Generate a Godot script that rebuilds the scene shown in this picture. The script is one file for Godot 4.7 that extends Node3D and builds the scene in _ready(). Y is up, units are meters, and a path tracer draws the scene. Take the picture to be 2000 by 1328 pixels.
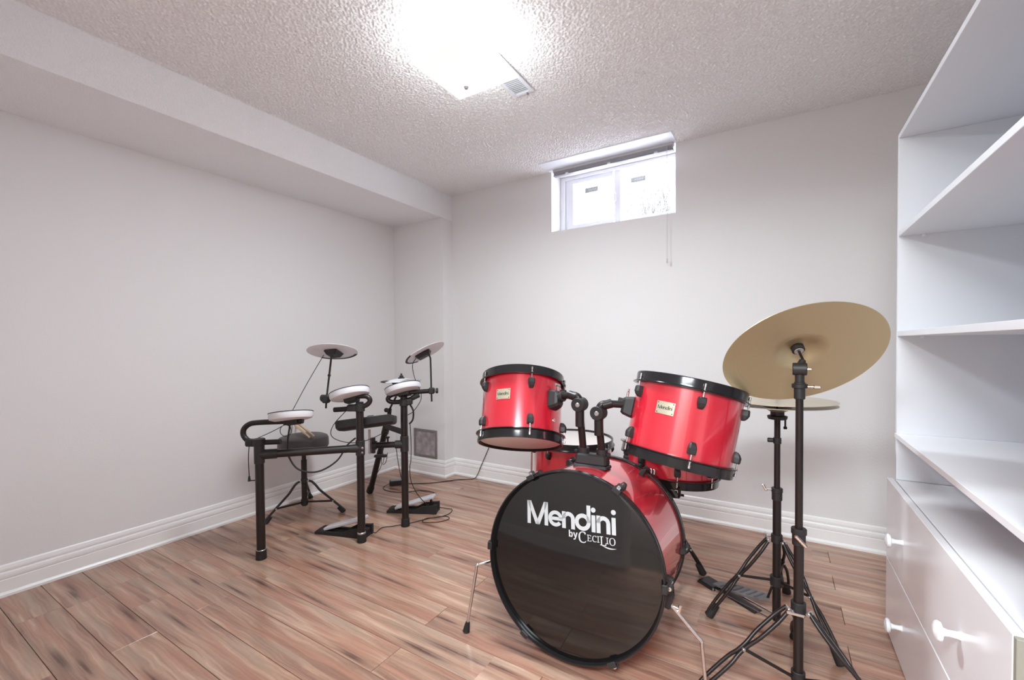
extends Node3D
# A basement music room: red acoustic drum kit, black electronic kit, white shelf unit.

var mats := {}

# ---------------------------------------------------------------- mesh builder
class MB:
	var v := PackedVector3Array()
	var n := PackedVector3Array()
	var t := PackedVector2Array()
	func tri(a: Vector3, b: Vector3, c: Vector3, na: Vector3, nb: Vector3, nc: Vector3, ta := Vector2.ZERO, tb := Vector2.ZERO, tc := Vector2.ZERO) -> void:
		if (b - a).cross(c - a).dot(na + nb + nc) > 0.0:
			v.append_array([a, c, b]); n.append_array([na, nc, nb]); t.append_array([ta, tc, tb])
		else:
			v.append_array([a, b, c]); n.append_array([na, nb, nc]); t.append_array([ta, tb, tc])
	func quad(a: Vector3, b: Vector3, c: Vector3, d: Vector3, nn: Vector3, uv := [Vector2.ZERO, Vector2.ZERO, Vector2.ZERO, Vector2.ZERO]) -> void:
		tri(a, b, c, nn, nn, nn, uv[0], uv[1], uv[2])
		tri(a, c, d, nn, nn, nn, uv[0], uv[2], uv[3])
	func mesh() -> ArrayMesh:
		var a := []
		a.resize(Mesh.ARRAY_MAX)
		a[Mesh.ARRAY_VERTEX] = v
		a[Mesh.ARRAY_NORMAL] = n
		a[Mesh.ARRAY_TEX_UV] = t
		var m := ArrayMesh.new()
		m.add_surface_from_arrays(Mesh.PRIMITIVE_TRIANGLES, a)
		return m
	# chamfered box, centre at x.origin
	func box(x: Transform3D, size: Vector3, bev := 0.002) -> MB:
		var h := size / 2.0
		var b := minf(bev, minf(h.x, minf(h.y, h.z)) * 0.9)
		var nb := x.basis.orthonormalized()
		for ax in 3:
			for s in [-1.0, 1.0]:
				var i := (ax + 1) % 3
				var j := (ax + 2) % 3
				var p := []
				for c in [[-1, -1], [1, -1], [1, 1], [-1, 1]]:
					var q := Vector3.ZERO
					q[ax] = s * h[ax]; q[i] = c[0] * (h[i] - b); q[j] = c[1] * (h[j] - b)
					p.append(x * q)
				var nn := Vector3.ZERO
				nn[ax] = s
				quad(p[0], p[1], p[2], p[3], nb * nn, [Vector2(0, 0), Vector2(1, 0), Vector2(1, 1), Vector2(0, 1)])
		if b > 0.0:
			for ax in 3:
				var i := (ax + 1) % 3
				var j := (ax + 2) % 3
				for si in [-1.0, 1.0]:
					for sj in [-1.0, 1.0]:
						var p := []
						for c in [[-1.0, 0], [1.0, 0], [1.0, 1], [-1.0, 1]]:
							var q := Vector3.ZERO
							q[ax] = c[0] * (h[ax] - b)
							q[i] = si * (h[i] - (0.0 if c[1] == 0 else b)); q[j] = sj * (h[j] - (b if c[1] == 0 else 0.0))
							p.append(x * q)
						var nn := Vector3.ZERO
						nn[i] = si; nn[j] = sj
						quad(p[0], p[1], p[2], p[3], nb * nn.normalized())
			for sx in [-1.0, 1.0]:
				for sy in [-1.0, 1.0]:
					for sz in [-1.0, 1.0]:
						var s := Vector3(sx, sy, sz)
						var nn := nb * s.normalized()
						tri(x * (s * (h - Vector3(0, b, b))), x * (s * (h - Vector3(b, 0, b))), x * (s * (h - Vector3(b, b, 0))), nn, nn, nn)
		return self
	# block along +y from 0 to hgt whose section goes from a to b (half sizes), chamfered upright edges
	func taper(x: Transform3D, a: Vector2, b: Vector2, hgt: float, bev := 0.003) -> MB:
		var ring := func(h: Vector2, y: float, k: float) -> Array:
			var e := minf(bev, minf(h.x, h.y) * 0.8)
			var r := []
			for c in [[-1, -1, 1, 0], [1, -1, -1, 0], [1, -1, 0, 1], [1, 1, 0, -1], [1, 1, -1, 0], [-1, 1, 1, 0], [-1, 1, 0, -1], [-1, -1, 0, 1]]:
				r.append(x * Vector3(c[0] * h.x * k + c[2] * e, y, c[1] * h.y * k + c[3] * e))
			return r
		var e2 := minf(bev, hgt * 0.3)
		loft([ring.call(a - Vector2(e2, e2) * 0.7, 0.0, 1.0), ring.call(a, e2, 1.0), ring.call(b, hgt - e2, 1.0), ring.call(b - Vector2(e2, e2) * 0.7, hgt, 1.0)], true, false)
		return self
	# rings of equal count; flat or smooth
	func loft(rings: Array, caps := true, smooth := true) -> MB:
		var k: int = rings[0].size()
		var cs := []
		for r in rings:
			var c := Vector3.ZERO
			for p in r: c += p
			cs.append(c / k)
		for a in rings.size() - 1:
			for i in k:
				var j := (i + 1) % k
				var p0: Vector3 = rings[a][i]
				var p1: Vector3 = rings[a][j]
				var p2: Vector3 = rings[a + 1][j]
				var p3: Vector3 = rings[a + 1][i]
				var fn := (p1 - p0).cross(p3 - p0)
				if fn.length() < 1e-12: fn = (p2 - p1).cross(p3 - p2)
				fn = fn.normalized()
				var out: Vector3 = (p0 + p1 + p2 + p3) / 4.0 - (cs[a] + cs[a + 1]) / 2.0
				if fn.dot(out) < 0.0: fn = -fn
				if smooth:
					var n0: Vector3 = (p0 - cs[a]).normalized(); var n1: Vector3 = (p1 - cs[a]).normalized()
					var n2: Vector3 = (p2 - cs[a + 1]).normalized(); var n3: Vector3 = (p3 - cs[a + 1]).normalized()
					tri(p0, p1, p2, n0, n1, n2); tri(p0, p2, p3, n0, n2, n3)
				else:
					quad(p0, p1, p2, p3, fn)
		if caps:
			for e in [0, rings.size() - 1]:
				var o: int = 1 if e == 0 else rings.size() - 2
				var fn: Vector3 = (rings[e][1] - rings[e][0]).cross(rings[e][2] - rings[e][1]).normalized()
				if fn.dot(cs[e] - cs[o]) < 0.0: fn = -fn
				for i in k:
					tri(cs[e], rings[e][i], rings[e][(i + 1) % k], fn, fn, fn)
		return self
	# profile (r, y) turned about the local y axis; points closer than 35 degrees in slope are smoothed
	func lathe(x: Transform3D, prof: Array, segs := 32, a0 := 0.0, a1 := TAU) -> MB:
		var fn := []
		for i in prof.size() - 1:
			var d: Vector2 = prof[i + 1] - prof[i]
			fn.append(Vector2(d.y, -d.x).normalized())
		var lengths := [0.0]
		for i in prof.size() - 1: lengths.append(lengths[i] + (prof[i + 1] - prof[i]).length())
		var nb := x.basis.orthonormalized()
		for i in prof.size() - 1:
			var na: Vector2 = fn[i]
			var nc: Vector2 = fn[i]
			if i > 0 and fn[i - 1].dot(fn[i]) > 0.82: na = (fn[i] + fn[i - 1]).normalized()
			if i < fn.size() - 1 and fn[i + 1].dot(fn[i]) > 0.82: nc = (fn[i] + fn[i + 1]).normalized()
			for s in segs:
				var u := a0 + (a1 - a0) * s / segs
				var w := a0 + (a1 - a0) * (s + 1) / segs
				var cu := Vector3(sin(u), 0, cos(u)); var cw := Vector3(sin(w), 0, cos(w))
				var up := Vector3.UP
				var p: Vector2 = prof[i]; var q: Vector2 = prof[i + 1]
				var A := x * (cu * p.x + up * p.y); var B := x * (cw * p.x + up * p.y)
				var C := x * (cw * q.x + up * q.y); var D := x * (cu * q.x + up * q.y)
				var NA := nb * (cu * na.x + up * na.y); var NB := nb * (cw * na.x + up * na.y)
				var NC := nb * (cw * nc.x + up * nc.y); var ND := nb * (cu * nc.x + up * nc.y)
				var ua := float(s) / segs; var ub := float(s + 1) / segs
				if p.x > 1e-6: tri(A, B, C, NA, NB, NC, Vector2(ua, lengths[i]), Vector2(ub, lengths[i]), Vector2(ub, lengths[i + 1]))
				if q.x > 1e-6: tri(A, C, D, NA, NC, ND, Vector2(ua, lengths[i]), Vector2(ub, lengths[i + 1]), Vector2(ua, lengths[i + 1]))
		return self
	func cyl(a: Vector3, b: Vector3, r: float, segs := 16, r2 := -1.0, bev := 0.0) -> MB:
		var d := b - a
		var l := d.length()
		var x := Transform3D(MB.along(d), a)
		var rr := r if r2 < 0.0 else r2
		var e := bev if bev > 0.0 else minf(0.0015, minf(r, rr) * 0.2)
		lathe(x, [Vector2(0, 0), Vector2(r - e, 0), Vector2(r, e), Vector2(rr, l - e), Vector2(rr - e, l), Vector2(0, l)], segs)
		return self
	func ball(c: Vector3, r: float, segs := 14) -> MB:
		var p := []
		for i in 9:
			var a := -PI / 2 + PI * i / 8.0
			p.append(Vector2(maxf(cos(a) * r, 0.0), sin(a) * r))
		lathe(Transform3D(Basis(), c), p, segs)
		return self
	static func along(d: Vector3) -> Basis:
		var y := d.normalized()
		var z := Vector3(0, 0, 1) if absf(y.z) < 0.9 else Vector3(1, 0, 0)
		var x := y.cross(z).normalized()
		return Basis(x, y, x.cross(y))
	# smooth tube through points (Catmull-Rom when sub > 1)
	func tube(pts: Array, r: float, segs := 10, sub := 6, flat := 1.0) -> MB:
		var p := []
		if sub > 1 and pts.size() > 2:
			for i in pts.size() - 1:
				var a: Vector3 = pts[maxi(i - 1, 0)]; var b: Vector3 = pts[i]; var c: Vector3 = pts[i + 1]; var d: Vector3 = pts[mini(i + 2, pts.size() - 1)]
				for k in sub: p.append(b.cubic_interpolate(c, a, d, float(k) / sub))
			p.append(pts[-1])
		else:
			p = pts
		var rings := []
		var nrm := Vector3.ZERO
		for i in p.size():
			var d: Vector3 = (p[mini(i + 1, p.size() - 1)] - p[maxi(i - 1, 0)]).normalized()
			if i == 0:
				nrm = d.cross(Vector3.UP if absf(d.y) < 0.9 else Vector3.RIGHT).normalized()
			else:
				nrm = (nrm - d * nrm.dot(d)).normalized()
			var bi := d.cross(nrm)
			var k := 1.0
			if sub == 1 and i > 0 and i < p.size() - 1:
				var d0: Vector3 = (p[i] - p[i - 1]).normalized()
				k = 1.0 / maxf(0.5, d0.dot(d))
			var ring := []
			for s in segs:
				var a := TAU * s / segs
				ring.append(p[i] + (nrm * cos(a) * r * flat + bi * sin(a) * r) * (1.0 if sub > 1 else 1.0))
			rings.append(ring)
		loft(rings, true, true)
		return self
	# flat plate: 2D outline (counter-clockwise) pushed from z = 0 to z = d
	func plate(x: Transform3D, poly: Array, d: float) -> MB:
		var pk := PackedVector2Array(poly)
		var ix := Geometry2D.triangulate_polygon(pk)
		var nb := x.basis.orthonormalized()
		for k in range(0, ix.size(), 3):
			var p := [pk[ix[k]], pk[ix[k + 1]], pk[ix[k + 2]]]
			tri(x * Vector3(p[0].x, p[0].y, d), x * Vector3(p[1].x, p[1].y, d), x * Vector3(p[2].x, p[2].y, d), nb.z, nb.z, nb.z)
			tri(x * Vector3(p[0].x, p[0].y, 0), x * Vector3(p[1].x, p[1].y, 0), x * Vector3(p[2].x, p[2].y, 0), -nb.z, -nb.z, -nb.z)
		for i in pk.size():
			var a := pk[i]; var b := pk[(i + 1) % pk.size()]
			var e := (b - a).normalized()
			var nn := nb * Vector3(e.y, -e.x, 0)
			if Geometry2D.is_polygon_clockwise(pk): nn = -nn
			quad(x * Vector3(a.x, a.y, 0), x * Vector3(b.x, b.y, 0), x * Vector3(b.x, b.y, d), x * Vector3(a.x, a.y, d), nn)
		return self

# ---------------------------------------------------------------- scene helpers
var used := {}
func numbered(called: String) -> String:
	if not used.has(called):
		used[called] = 0
		return called
	used[called] += 1
	return "%s_%03d" % [called, used[called]]

func thing(called: String, label: String, category: String, at: Vector3, group := "") -> Node3D:
	var o := Node3D.new()
	o.name = numbered(called)
	add_child(o)
	o.position = at
	o.set_meta("label", label)
	o.set_meta("category", category)
	if group: o.set_meta("group", group)
	return o

func part(parent: Node3D, called: String, mb, m: Material, x := Transform3D.IDENTITY, label := "") -> MeshInstance3D:
	var o := MeshInstance3D.new()
	o.name = called
	o.mesh = mb.mesh() if mb is MB else mb
	o.material_override = m
	o.cast_shadow = GeometryInstance3D.SHADOW_CASTING_SETTING_ON
	parent.add_child(o, true)
	o.global_transform = x
	if label: o.set_meta("label", label)
	return o

func one(called: String, mb, m: Material, label: String, category: String, x := Transform3D.IDENTITY, group := "") -> MeshInstance3D:
	var o := part(self, numbered(called), mb, m, x)
	o.set_meta("label", label)
	o.set_meta("category", category)
	if group: o.set_meta("group", group)
	return o

func struct(called: String, mb, m: Material, label := "", parent: Node3D = self) -> MeshInstance3D:
	var o := part(parent, called, mb, m)
	if parent == self:
		o.set_meta("kind", "structure")
		if label: o.set_meta("label", label)
	return o

func at(p: Vector3, b := Basis()) -> Transform3D:
	return Transform3D(b, p)

# a frame whose y axis is up_dir and whose z axis leans towards front
func frame(p: Vector3, up_dir: Vector3, front := Vector3(0, 0, 1)) -> Transform3D:
	var y := up_dir.normalized()
	var z := (front - y * front.dot(y)).normalized()
	return Transform3D(Basis(y.cross(z), y, z), p)

func mat(called: String, c: Color, rough := 0.5, metal := 0.0) -> StandardMaterial3D:
	var m := StandardMaterial3D.new()
	m.resource_name = called
	m.albedo_color = c
	m.roughness = rough
	m.metallic = metal
	mats[called] = m
	return m

func c8(r: int, g: int, b: int) -> Color:
	return Color(r / 255.0, g / 255.0, b / 255.0)

func noise_tex(freq: float, type: int, octaves: int, size: int, sd: int, normal := false, strength := 4.0, ramp: Gradient = null) -> NoiseTexture2D:
	var f := FastNoiseLite.new()
	f.noise_type = type
	f.frequency = freq
	f.fractal_octaves = octaves
	f.seed = sd
	var t := NoiseTexture2D.new()
	t.width = size; t.height = size
	t.seamless = true
	t.as_normal_map = normal
	t.bump_strength = strength
	if ramp: t.color_ramp = ramp
	t.noise = f
	return t

# ---------------------------------------------------------------- room measures
const H := 2.15          # ceiling
const XR := 3.46         # right wall
const ZF := 2.82         # wall behind the camera
const SX := 0.519        # pier and soffit depth from the left wall
const SY := 1.955        # soffit underside
const SZ := 0.114        # pier depth from the far wall
const WX0 := 1.37
const WX1 := 2.163
const WY0 := 1.752
const DX0 := 2.27        # doorway behind the camera
const DX1 := 2.98
const STIPPLE := 0.0055    # depth of the ceiling texture
const LAMP := Vector3(1.68, 2.0, 1.338)

func _ready() -> void:
	camera_and_light()
	materials()
	room()
	floor_planks()
	baseboards()
	window()
	ceiling_lamp()
	vents()
	shelf_unit()
	bass_drum()
	toms()
	floor_tom()
	snare()
	crash()
	hi_hat()
	electronic_kit()
	throne()
	small_things()

func camera_and_light() -> void:
	var cam := Camera3D.new()
	cam.name = "camera"
	var yaw := 0.5487
	var pitch := -0.0196
	var roll := -0.0077
	var f := Vector3(-sin(yaw) * cos(pitch), sin(pitch), -cos(yaw) * cos(pitch))
	var r := f.cross(Vector3.UP).normalized()
	var u := r.cross(f)
	var r2 := r * cos(roll) + u * sin(roll)
	var u2 := -r * sin(roll) + u * cos(roll)
	cam.transform = Transform3D(Basis(r2, u2, -f), Vector3(2.672, 1.0, 2.6505))
	cam.near = 0.02
	cam.far = 60.0
	cam.projection = Camera3D.PROJECTION_FRUSTUM
	cam.size = 2.0 * 0.02 * 664.0 / 853.0
	cam.frustum_offset = Vector2(0.0, 0.02 * 25.7 / 853.0)
	cam.current = true
	add_child(cam)
	var e := Environment.new()
	e.background_mode = Environment.BG_COLOR
	e.background_color = c8(238, 243, 255)
	e.background_energy_multiplier = 10.0
	e.tonemap_mode = Environment.TONE_MAPPER_LINEAR
	e.tonemap_exposure = 1.8
	e.sdfgi_enabled = true
	e.ssao_enabled = true
	e.ssil_enabled = true
	var w := WorldEnvironment.new()
	w.name = "surroundings"
	w.environment = e
	add_child(w)

func lamp_lights() -> void:
	var o := OmniLight3D.new()
	o.name = "lamp_bulb"
	o.position = LAMP + Vector3(0, -0.020, 0)
	o.light_color = c8(237, 249, 254)
	o.light_energy = 0.058
	o.light_size = 0.06
	o.omni_range = 8.0
	o.omni_attenuation = 2.0
	o.shadow_enabled = true
	add_child(o)
	var a := AreaLight3D.new()
	a.name = "lamp_glass_area"
	a.area_size = Vector2(0.26, 0.26)
	a.transform = Transform3D(Basis(Vector3.RIGHT, -PI / 2), Vector3(LAMP.x, 1.938, LAMP.z))
	a.light_color = c8(237, 249, 254)
	a.light_energy = 1.35
	a.area_range = 8.0
	a.area_attenuation = 2.0
	a.shadow_enabled = true
	add_child(a)

# ---------------------------------------------------------------- materials
func materials() -> void:
	var m := mat("wall_paint", c8(235, 231, 231), 0.75)
	m.heightmap_enabled = true
	m.heightmap_texture = noise_tex(0.05, FastNoiseLite.TYPE_SIMPLEX, 3, 256, 3)
	m.heightmap_scale = 0.02
	m.uv1_triplanar = true; m.uv1_world_triplanar = true
	m.uv1_scale = Vector3.ONE * 6.0
	mat("popcorn", c8(251, 249, 250), 0.9)
	m = mat("soffit", c8(249, 247, 249), 0.85)
	m.heightmap_enabled = true
	m.heightmap_texture = noise_tex(0.06, FastNoiseLite.TYPE_SIMPLEX, 3, 1024, 5)
	m.heightmap_scale = 0.22
	m.uv1_triplanar = true; m.uv1_world_triplanar = true
	m.uv1_scale = Vector3.ONE * 1.6
	mat("passage_dim", c8(150, 138, 130), 0.8)  # walls darkened so the passage mirrors as dim despite its fill light
	mat("passage_floor_dim", c8(92, 80, 72), 0.95)  # dimness of the passage floor put into its colour
	mat("trim_paint", c8(250, 247, 246), 0.3)
	mat("white_plastic", c8(242, 243, 246), 0.35)
	mat("vinyl", c8(240, 242, 248), 0.4)
	mat("laminate", c8(250, 248, 252), 0.2)
	mat("melamine", c8(230, 230, 235), 0.4)
	mat("panel_shade", c8(150, 147, 136), 0.7)  # shade on the near end of the chest, painted in as grey
	mat("blind_grey", c8(205, 204, 210), 0.45)
	mat("blind_dark", c8(150, 148, 156), 0.5)
	var g := mat("pane", Color(0.95, 0.98, 0.98, 0.06), 0.02)
	g.transparency = BaseMaterial3D.TRANSPARENCY_ALPHA
	m = mat("sticker", c8(178, 182, 180), 0.6)
	m.backlight_enabled = true
	m.backlight = Color(0.2, 0.2, 0.2)
	mat("sticker_print", c8(206, 208, 206), 0.6)
	m = mat("black_head", c8(22, 20, 20), 0.07)
	m.metallic_specular = 0.6
	mat("logo_print", c8(206, 208, 211), 0.4)
	m = mat("black_hoop", c8(42, 40, 42), 0.16, 0.3)
	mat("black_plastic", c8(42, 39, 40), 0.5)
	mat("rubber", c8(36, 32, 31), 0.75)
	m = mat("black_tube", c8(40, 33, 32), 0.36, 0.2)
	mat("dark_steel", c8(52, 44, 45), 0.3, 0.6)
	mat("chrome", c8(222, 221, 222), 0.16, 1.0)
	mat("bolt", c8(205, 203, 203), 0.3, 0.9)
	mat("cord", c8(34, 30, 30), 0.55)
	m = mat("red_wrap", c8(214, 22, 40), 0.22, 0.2)
	m.metallic_specular = 1.0
	m.clearcoat_enabled = true
	m.clearcoat = 1.0
	m.clearcoat_roughness = 0.04
	var ramp := Gradient.new()
	ramp.set_color(0, c8(200, 13, 36)); ramp.set_color(1, c8(238, 54, 74))
	m.albedo_color = Color.WHITE
	m.albedo_texture = noise_tex(0.35, FastNoiseLite.TYPE_SIMPLEX, 2, 512, 11, false, 1.0, ramp)
	m.uv1_triplanar = true
	m.uv1_scale = Vector3.ONE * 5.0
	m = mat("drum_skin", c8(232, 222, 218), 0.5)
	m.backlight_enabled = true
	m.backlight = Color(0.35, 0.33, 0.32)
	mat("badge", c8(214, 205, 180), 0.35, 0.6)
	mat("badge_ink", c8(40, 34, 30), 0.6)
	m = mat("bronze", c8(200, 182, 146), 0.45, 0.6)
	m.heightmap_enabled = true
	m.heightmap_texture = ring_texture()
	m.heightmap_scale = 0.012
	m.uv1_scale = Vector3(1.0, 4.0, 1.0)
	m = mat("pale_bronze", c8(226, 216, 196), 0.32, 0.75)
	mat("pad_white", c8(232, 230, 234), 0.5)
	mat("pad_grey", c8(150, 148, 152), 0.6)
	mat("pad_dark", c8(44, 40, 46), 0.6)
	mat("vinyl_seat", c8(66, 58, 58), 0.4)
	mat("stick_wood", c8(222, 190, 150), 0.5)
	mat("pedal_board", c8(112, 108, 110), 0.5, 0.3)
	mat("pedal_tread", c8(86, 80, 82), 0.6)
	mat("foot_plate", c8(212, 208, 212), 0.4, 0.2)
	m = mat("duct_metal", Color.WHITE, 0.45, 0.35)
	var gr := Gradient.new()
	gr.set_color(0, c8(150, 140, 143)); gr.set_color(1, c8(204, 194, 197))
	m.albedo_texture = noise_tex(0.012, FastNoiseLite.TYPE_SIMPLEX, 5, 256, 21, false, 1.0, gr)
	m.uv1_triplanar = true; m.uv1_scale = Vector3.ONE * 4.0
	mat("duct_frame", c8(140, 130, 131), 0.5, 0.3)
	m = mat("lamp_glass", c8(250, 248, 244), 0.3)
	m.emission_enabled = true
	m.emission = c8(255, 251, 246)
	m.emission_energy_multiplier = 0.34
	m = mat("snow", c8(246, 248, 252), 0.9)
	mat("twig", c8(72, 70, 68), 0.9)
	wood()

func ring_texture() -> ImageTexture:
	var im := Image.create(4, 1024, false, Image.FORMAT_L8)
	var rng := RandomNumberGenerator.new()
	rng.seed = 4
	var h := 0.5
	for y in 1024:
		h = clampf(h + rng.randf_range(-0.3, 0.3), 0.0, 1.0)
		for x in 4: im.set_pixel(x, y, Color(h, h, h))
	return ImageTexture.create_from_image(im)

# eight plank strips, each 2048 x 128 for 2.4 m x 0.127 m
func wood() -> void:
	var W := 2048
	var HS := 128
	var im := Image.create(W, HS * 8, false, Image.FORMAT_RGB8)
	var data := PackedByteArray()
	data.resize(W * HS * 8 * 3)
	var grain := FastNoiseLite.new(); grain.seed = 7; grain.noise_type = FastNoiseLite.TYPE_SIMPLEX; grain.frequency = 0.02; grain.fractal_octaves = 3
	var gim := grain.get_image(512, HS * 8)       # fine grain, stretched four times along the plank
	var fib := FastNoiseLite.new(); fib.seed = 19; fib.noise_type = FastNoiseLite.TYPE_SIMPLEX; fib.frequency = 0.09; fib.fractal_octaves = 2
	var fim := fib.get_image(128, HS * 8)
	var blo := FastNoiseLite.new(); blo.seed = 31; blo.noise_type = FastNoiseLite.TYPE_SIMPLEX; blo.frequency = 0.011; blo.fractal_octaves = 3
	var bim := blo.get_image(512, HS * 8)
	var gd := gim.get_data(); var fd := fim.get_data(); var bd := bim.get_data()
	var rng := RandomNumberGenerator.new()
	rng.seed = 12
	var lightc := Vector3(208, 174, 152)
	var midc := Vector3(180, 142, 121)
	var darkc := Vector3(146, 110, 95)
	var greyc := Vector3(162, 137, 121)
	var redc := Vector3(182, 129, 109)
	for s in 8:
		var knots := []
		for k in rng.randi_range(3, 5): knots.append([rng.randf() * W, rng.randf_range(0.1, 0.9) * HS, rng.randf_range(26, 60), rng.randf_range(3, 6)])
		var tone := rng.randf_range(-0.12, 0.12)
		for y in HS:
			var row := (s * HS + y)
			for x in W:
				var wob := int(float(bd[row * 512 + (x >> 2)] - 128) * 0.07)
				var yy := clampi(y + wob, 0, HS - 1) + s * HS
				var dark := 0.0
				for k in knots:
					var dx: float = (x - k[0]) / (k[2] * 2.2)
					var dy: float = (y - k[1]) / (k[3] * 2.4)
					var d2 := dx * dx + dy * dy
					if d2 < 6.0:
						var d := sqrt(d2)
						dark = maxf(dark, (exp(-d2 * 2.2) * 0.45 + exp(-d2 * 0.7) * 0.30) * (0.35 + 1.3 * fd[(row * 128 + mini(x >> 5, 127))] / 255.0) + 0.0 * d)
				var fine: float = fd[yy * 128 + mini(x >> 5, 127)] / 255.0
				var med: float = gd[yy * 512 + (((x >> 4) + 37 * s) & 511)] / 255.0
				var big: float = bd[row * 512 + (((x >> 3) + 91) & 511)] / 255.0
				var g := clampf(0.5 + (med - 0.5) * 0.9 + (fine - 0.5) * 0.42 + (big - 0.5) * 0.35 + tone, 0.0, 1.0)
				var c := darkc.lerp(midc, clampf(g * 2.0, 0.0, 1.0)).lerp(lightc, clampf(g * 2.0 - 1.0, 0.0, 1.0))
				c = c.lerp(greyc, clampf((big - 0.55) * 2.2, 0.0, 0.55)).lerp(redc, clampf((0.42 - big) * 2.4, 0.0, 0.5))
				c = c.lerp(Vector3(92, 66, 58), clampf(dark, 0.0, 0.85))
				var o := (row * W + x) * 3
				data[o] = int(c.x); data[o + 1] = int(c.y); data[o + 2] = int(c.z)
	im.set_data(W, HS * 8, false, Image.FORMAT_RGB8, data)
	var m := mat("plank", Color.WHITE, 0.19)
	m.albedo_texture = ImageTexture.create_from_image(im)
	m.metallic_specular = 0.5
	mat("underlay", c8(60, 42, 36), 0.9)

# ---------------------------------------------------------------- the room
func slab(a: Vector3, b: Vector3) -> MB:
	return MB.new().box(at((a + b) / 2.0), b - a, 0.0)

func room() -> void:
	var wp: Material = mats.wall_paint
	var T := 0.3
	struct("wall_left", slab(Vector3(-T, -0.1, -T), Vector3(0, H + 0.1, ZF + 0.12)), wp)
	struct("wall_right", slab(Vector3(XR, -0.1, -T), Vector3(XR + T, H + 0.1, ZF + 0.12)), wp)
	var b := MB.new()
	b.box(at(Vector3(WX0 / 2, H / 2, -T / 2)), Vector3(WX0, H + 0.2, T), 0.0)
	b.box(at(Vector3((WX1 + XR) / 2, H / 2, -T / 2)), Vector3(XR - WX1, H + 0.2, T), 0.0)
	b.box(at(Vector3((WX0 + WX1) / 2, (WY0 - 0.1) / 2, -T / 2)), Vector3(WX1 - WX0, WY0 + 0.1, T), 0.0)
	b.box(at(Vector3((WX0 + WX1) / 2, H + 0.05, -T / 2)), Vector3(WX1 - WX0, 0.1, T), 0.0)
	struct("wall_back", b, wp)
	b = MB.new()
	b.box(at(Vector3(DX0 / 2, H / 2, ZF + 0.06)), Vector3(DX0, H + 0.2, 0.12), 0.0)
	b.box(at(Vector3((DX1 + XR) / 2, H / 2, ZF + 0.06)), Vector3(XR - DX1, H + 0.2, 0.12), 0.0)
	b.box(at(Vector3((DX0 + DX1) / 2, (2.03 + H + 0.1) / 2, ZF + 0.06)), Vector3(DX1 - DX0, H + 0.1 - 2.03, 0.12), 0.0)
	struct("wall_front", b, wp)
	# the passage beyond the doorway
	var z1 := ZF + 0.12
	var z2 := 4.3
	b = MB.new()
	b.box(at(Vector3(1.6, H / 2, (z1 + z2) / 2)), Vector3(0.2, H + 0.2, z2 - z1), 0.0)
	b.box(at(Vector3(3.56, H / 2, (z1 + z2) / 2)), Vector3(0.2, H + 0.2, z2 - z1), 0.0)
	b.box(at(Vector3(2.58, H / 2, z2 + 0.1)), Vector3(2.16, H + 0.2, 0.2), 0.0)
	struct("wall_passage", b, mats.passage_dim)
	var cl := struct("ceiling", slab(Vector3(-T, H + 0.003, -T), Vector3(XR + T, H + 0.2, z2 + 0.2)), mats.popcorn)
	part(cl, "stipple", stipple(SX, 0.0, XR, ZF), mats.popcorn).set_meta("kind", "stuff")
	struct("wall_soffit", slab(Vector3(0, SY, 0), Vector3(SX, H, ZF)), mats.soffit)
	struct("wall_pier", slab(Vector3(0, 0, 0), Vector3(SX, SY, SZ)), wp)
	# door casing
	b = MB.new()
	for z in [ZF - 0.008, ZF + 0.128]:
		b.box(at(Vector3(DX0 - 0.03, 1.015, z)), Vector3(0.07, 2.03, 0.016), 0.004)
		b.box(at(Vector3(DX1 + 0.03, 1.015, z)), Vector3(0.07, 2.03, 0.016), 0.004)
		b.box(at(Vector3((DX0 + DX1) / 2, 2.06, z)), Vector3(DX1 - DX0 + 0.13, 0.07, 0.016), 0.004)
	struct("trim_1", b, mats.trim_paint)

# sprayed ceiling texture as relief: a 4 mm grid of little drops hanging from the plaster
func stipple(x0: float, z0: float, x1: float, z1: float) -> ArrayMesh:
	var st := 0.004
	var nx := int((x1 - x0) / st) + 1
	var nz := int((z1 - z0) / st) + 1
	var f := FastNoiseLite.new()
	f.seed = 8
	f.noise_type = FastNoiseLite.TYPE_SIMPLEX
	f.frequency = 0.33
	f.fractal_octaves = 2
	var d := f.get_image(nx, nz).get_data()
	var h := PackedFloat32Array()
	h.resize(nx * nz)
	for k in nx * nz:
		h[k] = STIPPLE * smoothstep(0.30, 0.85, d[k] / 255.0)
	var v := PackedVector3Array()
	var n := PackedVector3Array()
	var ix := PackedInt32Array()
	v.resize(nx * nz)
	n.resize(nx * nz)
	ix.resize((nx - 1) * (nz - 1) * 6)
	var q := 0
	for j in nz:
		for i in nx:
			var k := j * nx + i
			v[k] = Vector3(minf(x0 + i * st, x1), H - h[k], minf(z0 + j * st, z1))
			var gx := h[j * nx + mini(i + 1, nx - 1)] - h[j * nx + maxi(i - 1, 0)]
			var gz := h[mini(j + 1, nz - 1) * nx + i] - h[maxi(j - 1, 0) * nx + i]
			n[k] = Vector3(-gx, -2.0 * st, -gz).normalized()
			if i < nx - 1 and j < nz - 1:
				ix[q] = k; ix[q + 1] = k + nx; ix[q + 2] = k + 1
				ix[q + 3] = k + 1; ix[q + 4] = k + nx; ix[q + 5] = k + nx + 1
				q += 6
	var a := []
	a.resize(Mesh.ARRAY_MAX)
	a[Mesh.ARRAY_VERTEX] = v
	a[Mesh.ARRAY_NORMAL] = n
	a[Mesh.ARRAY_INDEX] = ix
	var m := ArrayMesh.new()
	m.add_surface_from_arrays(Mesh.PRIMITIVE_TRIANGLES, a)
	return m

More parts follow.
